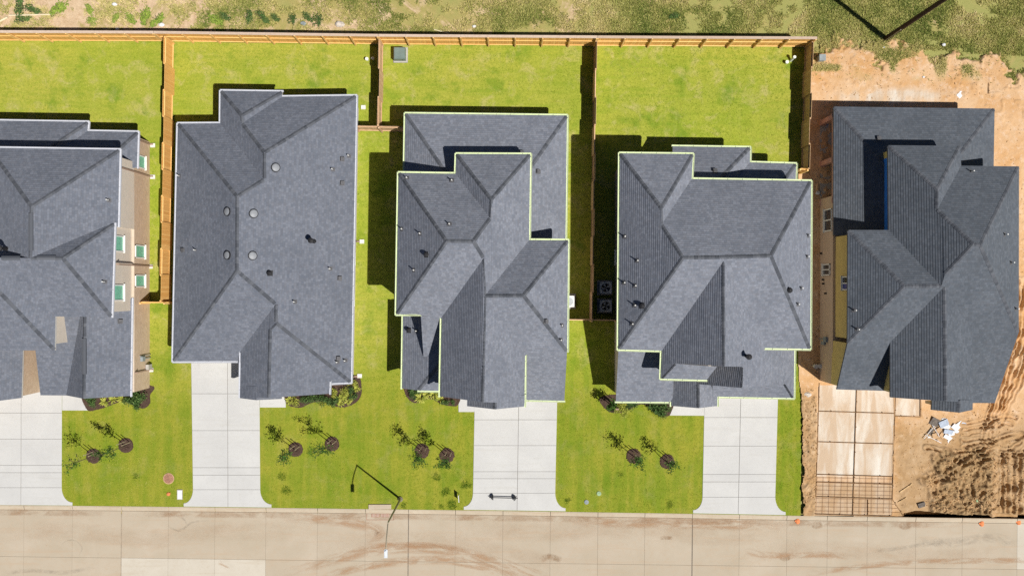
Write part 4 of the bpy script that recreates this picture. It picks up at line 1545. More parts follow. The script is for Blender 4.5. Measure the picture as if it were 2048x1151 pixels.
skirt_wall(h4, [r4p.P['a'] + Vector((.2, 0, 0)), r4p.P['b'] + Vector((.2, .3, 0))], 2.5, 'pale_brick')
window(h4, 6.85, 2.0, 4.4 - 2.6, 0.9, 1.4, -1, pane='glass_dark')
downspout(h4, 6.85, GY(808), 2.7, -1)
r4.vents([('pipe', 1249, 473), ('pipe', 1274, 521), ('pipe', 1248, 565), ('pipe', 1270, 571), ('pipe', 1269, 610), ('pipe', 1264, 647), ('goose', 1284, 611), ('pipe', 1616, 471), ('pipe', 1614, 513),
          ('pipe', 1602, 576), ('pipe', 1595, 608), ('goose', 1578, 580), ('flue', 1491, 711)])
r4l.vents([('box', 1430, 343)])

# ---------------- house 5: still being built
h5 = thing('house', W(1850, 520), 'unfinished two-storey house with yellow sheathing and blue wrap on the dirt lot', 'house', 'houses in the row')
SN, FD = 'shingle_new', 'fascia_dark'
r5l = Roof(h5, {
    'A': (1667.6, 213.4, E1), 'B': (1988.8, 217.5, E1), 'C': (1986.5, 360, E1), 'D': (1667, 470, E1), 'p': (1775, 335, -4.55), 'p2': (1779, 478, -4.55), 'q': (1900, 335, -4.55), 'q2': (1900, 360, -4.55)},
    ['A B q p', 'A p p2 D', 'B C q2 q'], ['A p', 'B q'], [], mat=SN, fascia=FD, name='roof')
r5 = Roof(h5, {
    'A': (1776, 290.8, E2), 'B': (1920, 292, E2), 'C': (1922, 331.5, E2), 'D': (2037.5, 333, E2), 'E': (2037, 665, E2), 'e2': (1989.5, 805, E1), 'e3': (1944, 805, -3.0), 'mv': (1946, 660, -5.7),
    'F': (1777.4, 460, E2), 'G': (1696, 460, E2), 'H': (1695, 686, E2), 'h2': (1673.7, 778, -3.8), 'h3': (1779, 781, -3.8), 'I': (1780.5, 684, E2), 'J': (1781, 794, E2),
    'p': (1875, 378.5, -7.2), 'q': (1874.5, 418.5, -7.2), 'u': (1947, 488, -8.75), 'x': (1961, 490, 8.75), 'v': (1809.4, 572, -7.7), 'w': (1889.5, 572, -7.7), 'y': (1890, 548, -7.7), 'w1': (1882.5, 571.5, -7.6), 'z': (1892, 802, -7.6), 'M': (1945, 803, -5.75)},
    ['A B p', 'B C q p', 'C D x u q', 'D E x', 'A p q u y w1 F', 'y w w1', 'F w1 v G', 'G v H', 'H v w1 w I h3 h2', 'I w z J', 'u x E e2 e3 mv w y', 'w z M mv'],
    ['A p', 'B p', 'p q', 'q u', 'u x', 'D x', 'x E', 'u y', 'v G', 'v H', 'v w1', 'w z'], [], mat=SN, fascia=FD, name='roof')
r5s = Roof(h5, {'a': (1864, 797, 5.95), 'b': (1863.5, 819, 5.95), 'r': (1918.3, 824.5, 6.72), 'r0': (1919, 799, 6.72), 'c': (1944.7, 819, 5.82), 'c0': (1945, 799, 5.82)},
           ['a b r r0', 'r0 r c c0'], ['r0 r'], [], mat=SN, fascia=FD, name='roof')
P = r5.P
foot5 = [(20.53, 5.9), (24.4, 5.9), (24.4, 10.9), (30.3, 10.9), (30.5, -6.9), (25.8, -7.0), (25.8, -6.5), (23.2, -6.5), (23.2, -6.1), (20.5, -6.15)]
HOUSE_FOOT.append(foot5)
walls(h5, foot5, -0.05, 2.62, 'fibre_board', 0.0)
m = MB(); m.prism([Vector(p) for p in [(20.5, 5.9), (24.6, 5.9), (24.6, 11.1), (20.5, 11.1)]], -0.05, 0.08); m.build('patio_slab', 'pad_concrete', h5)
up5 = walls(h5, [P[k] for k in 'A B C D E'.split()] + [W(1930, 668, E2), W(1938, 802, E2)] + [P[k] for k in 'J I H G F'.split()], 2.62, 5.45, 'sheathing', 0.25)
skirt_wall(h5, [P['E'] + Vector((-.25, 0, 0)), P['e2'] + Vector((-.25, .2, 0))], 2.5, 'sheathing')
skirt_wall(h5, [P['H'] + Vector((.12, 0, 0)), P['h2'] + Vector((.12, .2, 0))], 2.5, 'sheathing')
gable(h5, [P['J'], P['z'], P['M']], 'sheathing')
gable(h5, [r5s.P['b'], r5s.P['r'], r5s.P['c']], 'fibre_board')
# patio posts and beam under the low rear roof
for py in (243, 325, 213 + 190):
    m = MB(); c = W(1641, py); m.box((20.68, c.y - 0.1, 1.28), (0.3, 0.3, 2.5)); m.box((20.68, c.y - 0.1, 0.13), (0.4, 0.4, 0.24)); m.box((20.68, c.y - 0.1, 2.45), (0.38, 0.38, 0.12)); m.build('patio_post', 'pink_board', h5)
m = MB(); m.box((20.62, 8.2, 2.5), (0.2, 5.6, 0.22)); m.build('patio_beam', 'pink_board', h5)
# blue wrap on the upper wall behind the low roof
xw = P['A'].x + 0.25
m = MB(); m.box((xw - 0.012, (P['F'].y + 8.0) / 2, 4.35), (0.02, 8.0 - P['F'].y, 1.5)); m.build('house_wrap', 'blue_wrap', h5)
window(h5, 20.53, (575.5 - 440) * 62.2 / 1920, 1.75, 1.45, 1.45, -1, pane='glass_dark', split=True)
window(h5, 20.5, (575.5 - 539) * 62.4 / 1920, 1.5, 0.75, 1.35, -1, pane='glass_dark', split=True)
window(h5, P['H'].x + 0.25, (575.5 - 566) * 59 / 1920, 4.75, 0.85, 1.3, -1, pane='glass_blue', split=True)
for yy, zz in ((507, 0.5), (559, 0.9), (567, 0.95), (586, 1.4)):
    m = MB(); m.tube((20.52, GY(yy), zz), (20.36, GY(yy), zz), 0.06, n=10); m.build('wall_vent', 'vent_black', h5)
m = MB(); m.box((20.42, GY(676), 1.5), (0.16, 0.34, 0.5)); m.box((20.43, GY(684), 1.0), (0.12, 0.2, 0.6)); m.tube((20.44, GY(676), 0.0), (20.44, GY(676), 1.4), 0.03); m.build('meter_box', 'grey_box', h5)
r5.vents([('pipe', 1942, 343), ('pipe', 2009, 469), ('pipe', 2022, 525), ('pipe', 2031, 617), ('pipe', 1708, 620), ('pipe', 1714, 658)])
r5l.vents([('box', 1757, 278)])


# ================================================================== fences
def panel_mesh(L, h, seed, mat='cedar'):
    random.seed(seed)
    m = MB()
    n = max(1, round(L / 0.142))
    w = L / n
    for i in range(n):
        m.box(((i + 0.5) * w, 0, h / 2 + 0.02 + random.uniform(-0.008, 0.008)), (w - 0.006, 0.018, h), 0, 0)
    me = bpy.data.meshes.new('picket_panel')
    me.from_pydata(m.v, [], m.f)
    me.materials.append(MATS[mat])
    at = me.attributes.new('rnd', 'FLOAT', 'FACE'); at.data.foreach_set('value', m.r)
    return me


def simple_mesh(name, mat, fn):
    m = MB(); fn(m)
    me = bpy.data.meshes.new(name)
    me.from_pydata(m.v, [], m.f)
    me.materials.append(MATS[mat])
    at = me.attributes.new('rnd', 'FLOAT', 'FACE'); at.data.foreach_set('value', m.r)
    return me


def fence(p0, p1, h, nb, label, side=1, alternate=False, cap=False, zb=0.0, mat='cedar'):
    """p0,p1 photo pixels on the ground; rails stand on `side` (left of p0->p1 = +1)"""
    a, b = W(*p0), W(*p1)
    d = (b - a)
    L = d.length / nb
    ang = math.atan2(d.y, d.x)
    f = thing('fence', (a.x, a.y, zb), label, 'fence', 'cedar picket fences between the yards')
    f.rotation_euler = (0, 0, ang)
    panels = [panel_mesh(L - 0.004, h, 100 + k, mat) for k in range(3)]
    random.seed(int(p0[0] * 7 + p0[1]))
    rmat = 'cedar_rail' if mat == 'cedar' else mat
    rail = simple_mesh('rail', rmat, lambda m: m.box((L / 2, 0, 0), (L - 0.01, 0.045, 0.09)))
    post = simple_mesh('post', rmat, lambda m: m.box((0, 0, (h + 0.02) / 2), (0.09, 0.09, h - 0.06)))
    capm = simple_mesh('cap_board', 'cedar_cap', lambda m: (m.box((L / 2, 0, h + 0.04), (L - 0.006, 0.17, 0.04)), m.box((L / 2, 0.03 * -side, h - 0.04), (L - 0.006, 0.03, 0.12))))
    for i in range(nb):
        s = side if not (alternate and i % 2) else -side
        tag(place('picket_panel', panels[random.randrange(3)], (i * L, -s * 0.045 if alternate else 0, 0), f), kind='stuff')
        for z in ((0.22, h - 0.22) if h < 2 else (0.2, h * 0.55)):
            place('rail', rail, (i * L, (0 if alternate else s * 0.033), z), f)
        place('post', post, (i * L + 0.002, (s if not alternate else side) * (0.10 if not alternate else 0.0), 0), f)
        if cap:
            place('cap_board', capm, (i * L, side * 0.03, 0), f)
    place('post', post, (nb * L - 0.05, side * (0.10 if not alternate else 0.0), 0), f)
    return f


# along the back of the lots; the bend in the line follows the lots
fence((-120, 80.5), (333, 82.5), 2.3, 8, 'tall cedar back fence with cap behind the leftmost yard', -1, False, True)
fence((333.5, 82.5), (766, 88.5), 2.3, 8, 'tall cedar back fence with cap behind the low house with round skylights', -1, False, True)
fence((766.5, 88.5), (1189, 91.5), 2.3, 8, 'tall cedar back fence behind the middle yard with the green utility box', -1, False, True)
fence((1189.5, 91.5), (1612, 93.5), 2.3, 8, 'tall cedar back fence ending at the dirt lot', -1, False, True)
fence((349, 88), (340.5, 602), 1.83, 10, 'sunlit orange cedar fence between the two left houses', 1, True)
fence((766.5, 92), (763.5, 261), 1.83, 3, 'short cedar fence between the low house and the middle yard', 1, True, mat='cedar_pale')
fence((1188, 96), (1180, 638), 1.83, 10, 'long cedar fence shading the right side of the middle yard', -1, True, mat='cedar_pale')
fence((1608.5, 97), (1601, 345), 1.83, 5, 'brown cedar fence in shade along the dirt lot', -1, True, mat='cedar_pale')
fence((301, 602.5), (349, 603), 1.83, 1, 'short fence closing the gap beside the tan brick wall', -1, False)
fence((719, 260.5), (811, 262.5), 1.83, 2, 'short sunlit fence crossing between the low house and the middle house', -1, False, mat='cedar_pale')
fence((1129, 636.5), (1230, 638), 1.83, 2, 'thin fence line crossing beside the two air conditioners', -1, False, mat='cedar_pale')
fence((1585, 343), (1601, 344.5), 1.83, 1, 'short fence return by the dirt lot at the house corner', -1, False)


# ================================================================== beds, plants and trees
def leaf_cloud(n, fn, size, rng, flat=0.5):
    """n leaf quads at points from fn(rng)"""
    V = np.zeros((n, 4, 3)); R = np.zeros(n)
    for i in range(n):
        p, out, r = fn(rng)
        a = rng.normal(size=3) * flat + np.array(out)
        a /= np.linalg.norm(a) + 1e-9
        t = np.cross(a, rng.normal(size=3)); t /= np.linalg.norm(t) + 1e-9
        b = np.cross(a, t)
        L = size * rng.uniform(0.7, 1.35); w = L * rng.uniform(0.4, 0.6)
        V[i] = [p, p + t * L * .5 + b * w * .5, p + t * L, p + t * L * .5 - b * w * .5]
        R[i] = r
    return V.reshape(-1, 3), R


def shrub_meshes(seed, kind):
    rng = np.random.default_rng(seed)
    if kind == 'rosette':
        m = MB()
        for k in range(30):
            t = rng.uniform(0, 2 * math.pi); L = rng.uniform(0.22, 0.42); lift = rng.uniform(0.1, 0.35)
            d = Vector((math.cos(t), math.sin(t), 0)); s = Vector((-d.y, d.x, 0)) * rng.uniform(0.022, 0.04)
            pts = [Vector((0, 0, 0.03)), d * L * .4 + Vector((0, 0, lift * .8)), d * L * .8 + Vector((0, 0, lift)), d * L * 1.1 + Vector((0, 0, lift * .7))]
            ww = [0.5, 1.0, 0.8, 0.1]
            r = rng.uniform(0.2, 1)
            for i in range(3):
                m.face([pts[i] - s * ww[i], pts[i + 1] - s * ww[i + 1], pts[i + 1] + s * ww[i + 1], pts[i] + s * ww[i]], 0, r)
        me = bpy.data.meshes.new('leaves')
        me.from_pydata(m.v, [], m.f)
        at = me.attributes.new('rnd', 'FLOAT', 'FACE'); at.data.foreach_set('value', m.r)
        me.materials.append(MATS['leaf_lime'])
        return me
    lobes = [(rng.normal(size=3) * np.array([.14, .14, .07]) + np.array([0, 0, .28]), rng.uniform(.13, .22)) for _ in range(7)]

    def fn(rng):
        c, rad = lobes[rng.integers(len(lobes))]
        d = rng.normal(size=3); d /= np.linalg.norm(d)
        d[2] = abs(d[2]) if rng.random() < .75 else d[2]
        rr = rad * rng.uniform(.6, 1.1)
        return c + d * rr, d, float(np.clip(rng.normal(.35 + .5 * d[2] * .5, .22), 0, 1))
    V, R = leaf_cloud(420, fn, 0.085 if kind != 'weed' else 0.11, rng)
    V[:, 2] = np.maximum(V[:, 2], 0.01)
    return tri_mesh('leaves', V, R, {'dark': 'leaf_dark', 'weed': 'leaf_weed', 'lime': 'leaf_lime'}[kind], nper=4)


SHRUB = {k: [shrub_meshes(50 + 7 * i + len(k), k) for i in range(3)] for k in ('rosette', 'dark', 'weed', 'lime')}
stem_me = simple_mesh('stem', 'bark', lambda m: [m.tube((0, 0, -.02), (math.cos(t) * .09, math.sin(t) * .09, .24), .012, .006, 5) for t in (0.3, 2.2, 4.5)])


def plant(kind, px, py, scale, label, group, name='shrub', z=0.03, cat='shrub'):
    c = W(px, py)
    t = thing(name, (c.x, c.y, z), label, cat, group)
    ms = SHRUB[kind]
    lv = place('leaves', ms[random.randrange(len(ms))], (0, 0, 0), t, random.uniform(0, 6.28), scale)
    if name == 'weed_clump':
        lv.scale = (scale * 0.8, scale * 0.55, scale * 0.22)
    place('stem', stem_me, (0, 0, 0), t, random.uniform(0, 6.28), scale)
    return t


BEDS = []


def bed(pts, label):
    P = smooth_poly([W(x, y) for x, y in pts], 5)
    BEDS.append([(p.x, p.y) for p in P])
    a = sum(P[i].x * P[(i + 1) % len(P)].y - P[(i + 1) % len(P)].x * P[i].y for i in range(len(P)))
    if a < 0: P.reverse()
    c = sum(P, Vector((0, 0))) / len(P)
    m = MB()
    m.prism(P, -0.05, 0.035)
    ins = [c + (p - c) * 0.9 for p in P]
    b = m.build('flower_bed', 'mulch', None, (c.x, c.y, 0))
    tag(b, label, kind='structure')
    # loose bark chips
    xs = [p.x for p in P]; ys = [p.y for p in P]
    A = (max(xs) - min(xs)) * (max(ys) - min(ys))
    n = int(A * 130)
    X = RNG.uniform(min(xs), max(xs), n); Y = RNG.uniform(min(ys), max(ys), n)
    k = pip([(p.x, p.y) for p in P], X, Y)
    ch = MB()
    for x, y in zip(X[k], Y[k]):
        M = Matrix.Rotation(random.uniform(0, 6.28), 3, 'Z') @ Matrix.Rotation(random.uniform(-.5, .5), 3, 'X')
        ch.box((x, y, 0.045), (random.uniform(.06, .13), random.uniform(.02, .045), .015), M=M)
    tag(ch.build('bark_chips', 'mulch_chip', b), kind='stuff')


bed([(172, 776), (300, 770), (300, 790), (300, 806), (288, 816), (272, 812), (256, 804), (238, 804), (216, 812), (196, 818), (174, 818)], 'mulch bed at the front corner of the tan brick house')
bed([(571, 785), (600, 775), (660, 758), (714, 752), (723, 772), (722, 790), (712, 804), (692, 813), (672, 812), (655, 804), (640, 802), (620, 806), (604, 814), (586, 813), (573, 806)], 'large curved mulch bed of the low house')
bed([(811, 772), (860, 770), (917, 785), (916, 809), (900, 811), (882, 807), (866, 798), (852, 798), (838, 804), (826, 804), (814, 793)], 'small curved mulch bed of the middle house')
bed([(1200, 795), (1235, 788), (1340, 790), (1340, 828), (1322, 830), (1306, 822), (1293, 810), (1280, 808), (1262, 816), (1244, 824), (1222, 824), (1206, 812)], 'planted mulch bed by the porch next to the dirt lot')

random.seed(21)
G_S = 'shrubs in the front beds'
where = {1: 'front bed of the tan brick house', 2: 'curved bed of the low house', 3: 'small bed of the middle house', 4: 'porch bed beside the dirt lot house'}
for kind, px, py, s, hs, lb in [
    ('dark', 188, 800, 1.15, 1, 'dark green shrub nearest the walk in the '), ('dark', 181, 790, 0.9, 1, 'smaller dark shrub tucked under the eave in the '),
    ('rosette', 211, 802, 0.95, 1, 'first yellow-green spiky plant from the walk in the '), ('rosette', 228, 797, 1.0, 1, 'middle yellow-green spiky plant in the '),
    ('rosette', 246, 797, 1.0, 1, 'yellow-green spiky plant nearest the corner shrubs in the '), ('dark', 264, 798, 1.2, 1, 'dark shrub under the gutter end in the '),
    ('dark', 281, 796, 1.45, 1, 'largest dark shrub at the rounded end of the '), ('dark', 274, 806, 1.1, 1, 'dark shrub at the lawn edge of the '), ('dark', 276, 785, 1.0, 1, 'dark shrub closest to the brick in the '),
    ('rosette', 580, 799, 0.85, 2, 'lime plant beside the walk in the '), ('lime', 593, 803, 0.9, 2, 'lime shrub second from the walk in the '),
    ('dark', 614, 797, 1.05, 2, 'grey-green shrub, first of the row in the '), ('dark', 630, 794, 1.05, 2, 'grey-green shrub, second of the row in the '), ('dark', 645, 796, 1.05, 2, 'grey-green shrub, third of the row in the '),
    ('dark', 657, 800, 1.0, 2, 'grey-green shrub, fourth of the row in the '), ('dark', 671, 803, 1.0, 2, 'grey-green shrub ending the row in the '), ('lime', 667, 785, 0.9, 2, 'bright shrub in the notch of the '),
    ('lime', 704, 767, 1.0, 2, 'bright shrub under the gutter corner of the '), ('rosette', 714, 776, 0.85, 2, 'yellow plant at the far tip of the '), ('dark', 703, 779, 0.8, 2, 'small green shrub below the bright one in the '),
    ('rosette', 683, 794, 0.85, 2, 'yellow spiky plant at the inner side of the '), ('rosette', 697, 791, 0.95, 2, 'largest yellow spiky plant in the '), ('lime', 691, 781, 0.9, 2, 'lime shrub in the middle of the '),
    ('dark', 709, 791, 0.85, 2, 'green shrub near the outer edge of the '), ('rosette', 697, 801, 0.8, 2, 'yellow plant at the outer lawn side of the '), ('rosette', 682, 805, 0.8, 2, 'yellow plant lowest in the '),
    ('dark', 829, 785, 1.0, 3, 'dark shrub at the round end of the '), ('dark', 838, 781, 0.8, 3, 'small dark shrub under the eave in the '), ('rosette', 841, 794, 1.15, 3, 'lime spiky plant at the lawn side of the '),
    ('rosette', 853, 787, 1.05, 3, 'lime spiky plant second from the left in the '), ('rosette', 868, 787, 1.05, 3, 'lime spiky plant third from the left in the '), ('rosette', 880, 798, 0.95, 3, 'lime spiky plant near the gutter end in the '),
    ('dark', 891, 800, 0.8, 3, 'small green shrub towards the walk in the '), ('dark', 906, 803, 0.55, 3, 'tiny shrub next to the walk in the '),
    ('lime', 1236, 812, 1.05, 4, 'yellow-green shrub at the left of the '), ('lime', 1247, 818, 1.0, 4, 'lowest yellow-green shrub in the '), ('lime', 1244, 806, 0.95, 4, 'yellow-green shrub against the gutter in the '),
    ('dark', 1257, 812, 0.9, 4, 'green shrub in the left half of the '), ('dark', 1268, 806, 0.85, 4, 'small green shrub at the narrow part of the '), ('dark', 1306, 812, 1.15, 4, 'dark shrub where the right lobe begins in the '),
    ('dark', 1318, 820, 1.2, 4, 'dark shrub mid right lobe of the '), ('dark', 1330, 812, 1.1, 4, 'green shrub beside the walk in the '), ('dark', 1324, 826, 1.0, 4, 'lowest green shrub in the right lobe of the ')]:
    plant(kind, px, py, s, lb + where[hs], G_S)


def tree(px, py, height, lean, seed, label, ring=True, dense=330):
    rng = np.random.default_rng(seed)
    c = W(px, py)
    t = thing('young_tree', (c.x, c.y, 0), label, 'tree', 'young staked trees on the front lawns')
    m = MB()
    pts = []
    for i in range(9):
        s = i / 8
        pts.append(Vector((c.x + lean[0] * s * s + rng.normal() * .015, c.y + lean[1] * s * s + rng.normal() * .015, 0.02 + s * height * 0.95)))
    m.path(pts, [0.032 - 0.0030 * i for i in range(9)], 7)
    tips = []
    for k in range(15):
        s = rng.uniform(0.38, 0.97)
        i = int(s * 8); base = pts[i].lerp(pts[min(i + 1, 8)], s * 8 - i)
        a = rng.uniform(0, 6.28); L = height * rng.uniform(.10, .2) * (1.35 - s)
        tip = base + Vector((math.cos(a) * L, math.sin(a) * L, L * rng.uniform(.8, 1.8)))
        mid = base.lerp(tip, .5) + Vector((0, 0, -.03))
        m.path([base, mid, tip], [.012, .009, .005], 5)
        tips.append((base, tip))
    m.build('trunk', 'bark', t)

    def fn(rng):
        b, e = tips[rng.integers(len(tips))]
        s = rng.uniform(.25, 1.12)
        p = np.array(b.lerp(e, s)) + rng.normal(size=3) * 0.085
        return p - np.array(ORG[t.name]), rng.normal(size=3) * .6 + np.array([0, 0, .7]), float(np.clip(rng.normal(.5, .25), 0, 1))
    V, R = leaf_cloud(int(dense * 1.15), fn, 0.115, rng, 0.6)
    place('crown', tri_mesh('crown', V, R, 'leaf_tree', nper=4), (0, 0, 0), t)
    for sx, sy in ((0.30, 0.22), (-0.02, -0.02 + 0.3)):
        s = MB(); s.box((c.x + sx, c.y + sy, 0.72), (0.035, 0.035, 1.5)); s.build('stake', 'stake_wood', t)
    if ring:
        r = MB()
        n = 30
        prof = [(0.49, 0.0), (0.47, 0.05), (0.36, 0.085), (0.12, 0.05)]
        rings = []
        wob = [rng.uniform(.94, 1.06) for _ in range(n)]
        for rad, z in prof:
            rings.append([Vector((c.x + rad * wob[k] * math.cos(6.2832 * k / n), c.y + rad * wob[k] * math.sin(6.2832 * k / n), z)) for k in range(n)])
        for a, b in zip(rings, rings[1:]):
            for k in range(n): r.face([a[k], a[(k + 1) % n], b[(k + 1) % n], b[k]])
        r.face(rings[-1])
        for k in range(110):
            a = rng.uniform(0, 6.28); q = 0.5 * math.sqrt(rng.random())
            M = Matrix.Rotation(rng.uniform(0, 6.28), 3, 'Z') @ Matrix.Rotation(rng.uniform(-.5, .5), 3, 'X')
            r.box((c.x + q * math.cos(a), c.y + q * math.sin(a), .05 + .045 * (1 - (q / .5) ** 2) + .02 * rng.random()), (rng.uniform(.05, .12), .03, .012), M=M, mi=1)
        rg = r.build('mulch_ring', ['mulch', 'mulch_chip'], None, (c.x, c.y, 0))
        tag(rg, 'round mulch ring under the ' + label.split(' young tree')[0] + ' young tree' + label.split(' young tree')[1], 'mulch ring', 'mulch rings on the front lawns')
        BEDS.append([(c.x + .46 * math.cos(k), c.y + .46 * math.sin(k)) for k in np.linspace(0, 6.28, 16)[:-1]])


tree(187, 911, 4.2, (0.0, 0.1), 1, 'sparse young tree beside the leftmost driveway', dense=150)
tree(252, 890, 4.2, (-0.05, 0.0), 2, 'leafier young tree on the leftmost front lawn')
tree(591, 898, 4.0, (-0.1, -0.1), 3, 'left young tree on the lawn of the low house')
tree(664, 887, 4.3, (-0.2, 0.1), 4, 'right young tree on the lawn of the low house')
tree(844, 901, 4.4, (-0.15, 0.05), 5, 'left young tree on the lawn of the middle house')
tree(894, 910, 4.2, (0.1, 0.15), 6, 'right young tree on the lawn of the middle house')
tree(1267, 911, 3.6, (-0.1, 0.1), 7, 'left young tree on the lawn next to the dirt lot')
tree(1334, 922, 3.7, (-0.1, 0.2), 8, 'right young tree on the lawn next to the dirt lot', dense=230)
tree(1219, 806, 2.2, (-0.1, 0.0), 9, 'bushy young tree at the porch corner beside the shaded fence', ring=False, dense=420)

# weeds and litter on the bank behind the fence
random.seed(5)
FZ = -0.16
for i, (kind, px, py, s, lb) in enumerate([
    ('dark', 44, 16, 2.5, 'big dark green bush at the far left of the bank'), ('dark', 62, 22, 2.0, 'dark green bush right of the biggest one on the bank'), ('dark', 45, 42, 1.8, 'dark bush over the cream pipe on the bank'),
    ('weed', 116, 18, 2.3, 'olive weed clump left of the bare patch on the bank'), ('weed', 178, 18, 1.4, 'pale weed tuft at the top of the bank'), ('weed', 181, 40, 1.3, 'small bright weed above the left fence'),
    ('weed', 230, 36, 1.3, 'faint weed between two bare patches'), ('weed', 262, 38, 1.6, 'round bright green weed on the bare soil'), ('weed', 290, 34, 2.1, 'left half of the widest bright weed patch'), ('weed', 312, 38, 1.9, 'right half of the widest bright weed patch'),
    ('weed', 432, 40, 1.9, 'bright weed left of the dark clumps'), ('dark', 450, 33, 1.5, 'small dark clump first of the dark weed line'), ('dark', 498, 33, 1.7, 'dark clump second of the dark weed line'), ('dark', 522, 36, 1.9, 'dark clump third of the dark weed line'),
    ('dark', 550, 35, 1.4, 'dark clump fourth of the dark weed line'), ('dark', 585, 36, 1.4, 'dark clump fifth of the dark weed line'), ('dark', 616, 34, 1.6, 'dark clump next to the end of the dark weed line'), ('dark', 636, 38, 1.7, 'dark clump at the end of the dark weed line'),
    ('dark', 1348, 32, 1.4, 'dark weed on the bank above the right back fence')]):
    plant(kind, px, py, s, lb, 'weeds on the bank behind the back fence', 'weed_clump', FZ, 'weed')


# ================================================================== grass
def blades(name, areas, holes, dens, hgt, wid, mat, label, z, per=3, maskfn=None, lo=0.0, hi=1.0, zfn=None):
    Vs, Rs = [], []
    for poly in areas:
        xs = [p[0] for p in poly]; ys = [p[1] for p in poly]
        n = int((max(xs) - min(xs)) * (max(ys) - min(ys)) * dens)
        X = RNG.uniform(max(min(xs), -36.5), min(max(xs), 36.5), n); Y = RNG.uniform(min(ys), max(ys), n)
        k = pip([(p[0], p[1]) for p in poly], X, Y)
        for hpoly in holes:
            k &= ~pip([(p[0], p[1]) for p in hpoly], X, Y)
        if maskfn is not None:
            k &= maskfn(X, Y)
        X, Y = X[k], Y[k]
        big = vnoise(X, Y, 71, 2.4) * .6 + vnoise(X, Y, 72, 0.7) * .4
        for j in range(per):
            n = len(X)
            a = RNG.uniform(0, 2 * np.pi, n); lean = RNG.uniform(.2, 1.1, n)
            h = hgt * RNG.uniform(.5, 1.3, n); w = wid * RNG.uniform(.6, 1.4, n)
            bx, by = X + RNG.normal(0, wid * 1.2, n), Y + RNG.normal(0, wid * 1.2, n)
            cx, sx = np.cos(a), np.sin(a)
            V = np.zeros((n, 3, 3))
            zz = np.full(n, z) if zfn is None else zfn(X, Y)
            V[:, 0] = np.c_[bx - sx * w / 2, by + cx * w / 2, zz]
            V[:, 1] = np.c_[bx + sx * w / 2, by - cx * w / 2, zz]
            V[:, 2] = np.c_[bx + cx * h * lean, by + sx * h * lean, zz + h]
            Vs.append(V.reshape(-1, 3))
            Rs.append(np.clip(lo + (hi - lo) * (big * 1.3 - .2 + RNG.normal(0, .16, n)), 0, 1))
    me = tri_mesh(name, np.concatenate(Vs), np.concatenate(Rs), mat)
    return tag(link(name, me), label, None, None, 'stuff')


blades('grass', LAWNS, HOUSE_FOOT + DRIVES + BEDS, 70, 0.028, 0.045, 'blades', 'short mown grass of the lawns', 0.0)
bank = [W(-100, -120), W(2150, -120), W(2150, 118), W(1800, 95), W(1740, 84), W(1640, 88), W(1632, 76), W(1600, 72), W(760, 70), W(-100, 63)]


def bank_mask(X, Y):
    g = vnoise(X, Y, 81, 1.8) * .55 + vnoise(X, Y, 82, .45) * .45 + np.clip((X + 30) / 46, 0, 1) * .28
    return g + RNG.normal(0, .05, len(X)) > .60


blades('bank_grass', [bank], [], 230, 0.16, 0.04, 'weed_blades', 'rough dry grass of the bank behind the fences', -0.16, 3, bank_mask)
clover = [[W(x + r * (1 + .25 * math.sin(3 * t + x)) * math.cos(t), y + r * .9 * (1 + .25 * math.cos(2 * t + y)) * math.sin(t)) for t in np.linspace(0, 6.2, 14)]
          for x, y, r in ((271, 951, 6), (564, 952, 8), (572, 979, 10), (873, 953, 8), (892, 982, 9), (931, 968, 10), (904, 1009, 10), (808, 1010, 6), (622, 902, 8), (881, 1012, 5), (1075, 1000, 5), (1241, 948, 6), (1340, 1008, 7), (1134, 1000, 6))]
blade_mat('clover_leaf', [(0.08, 0.155, 0.012), (0.12, 0.20, 0.016), (0.17, 0.24, 0.025)])
blades('clover', clover, DRIVES, 480, 0.035, 0.05, 'clover_leaf', 'dark green clover patches in the front lawns', 0.0, 3)
# grass creeping over the dirt lot's edge
PXg, PYg, GRg, KPg, _ = DIRT


def dirt_grass(X, Y):
    ix = np.clip(((X * 30 + 1024 - PXg[0, 0]) / 1.5).astype(int), 0, PXg.shape[1] - 1)
    iy = np.clip(((575.5 - Y * 30 - PYg[0, 0]) / 1.5).astype(int), 0, PXg.shape[0] - 1)
    return (GRg[iy, ix] + RNG.normal(0, .22, len(X)) > .5) & KPg[iy, ix]


def dirt_z(X, Y):
    ix = np.clip(((X * 30 + 1024 - PXg[0, 0]) / 1.5).astype(int), 0, PXg.shape[1] - 1)
    iy = np.clip(((575.5 - Y * 30 - PYg[0, 0]) / 1.5).astype(int), 0, PXg.shape[0] - 1)
    return DIRT_H[iy, ix] - 0.01


blades('edge_grass', [[W(1610, 50), W(2130, 50), W(2130, 170), W(1610, 170)]], [], 260, 0.13, 0.04, 'weed_blades', 'rough grass creeping onto the orange dirt', -0.12, 3, dirt_grass, zfn=dirt_z)


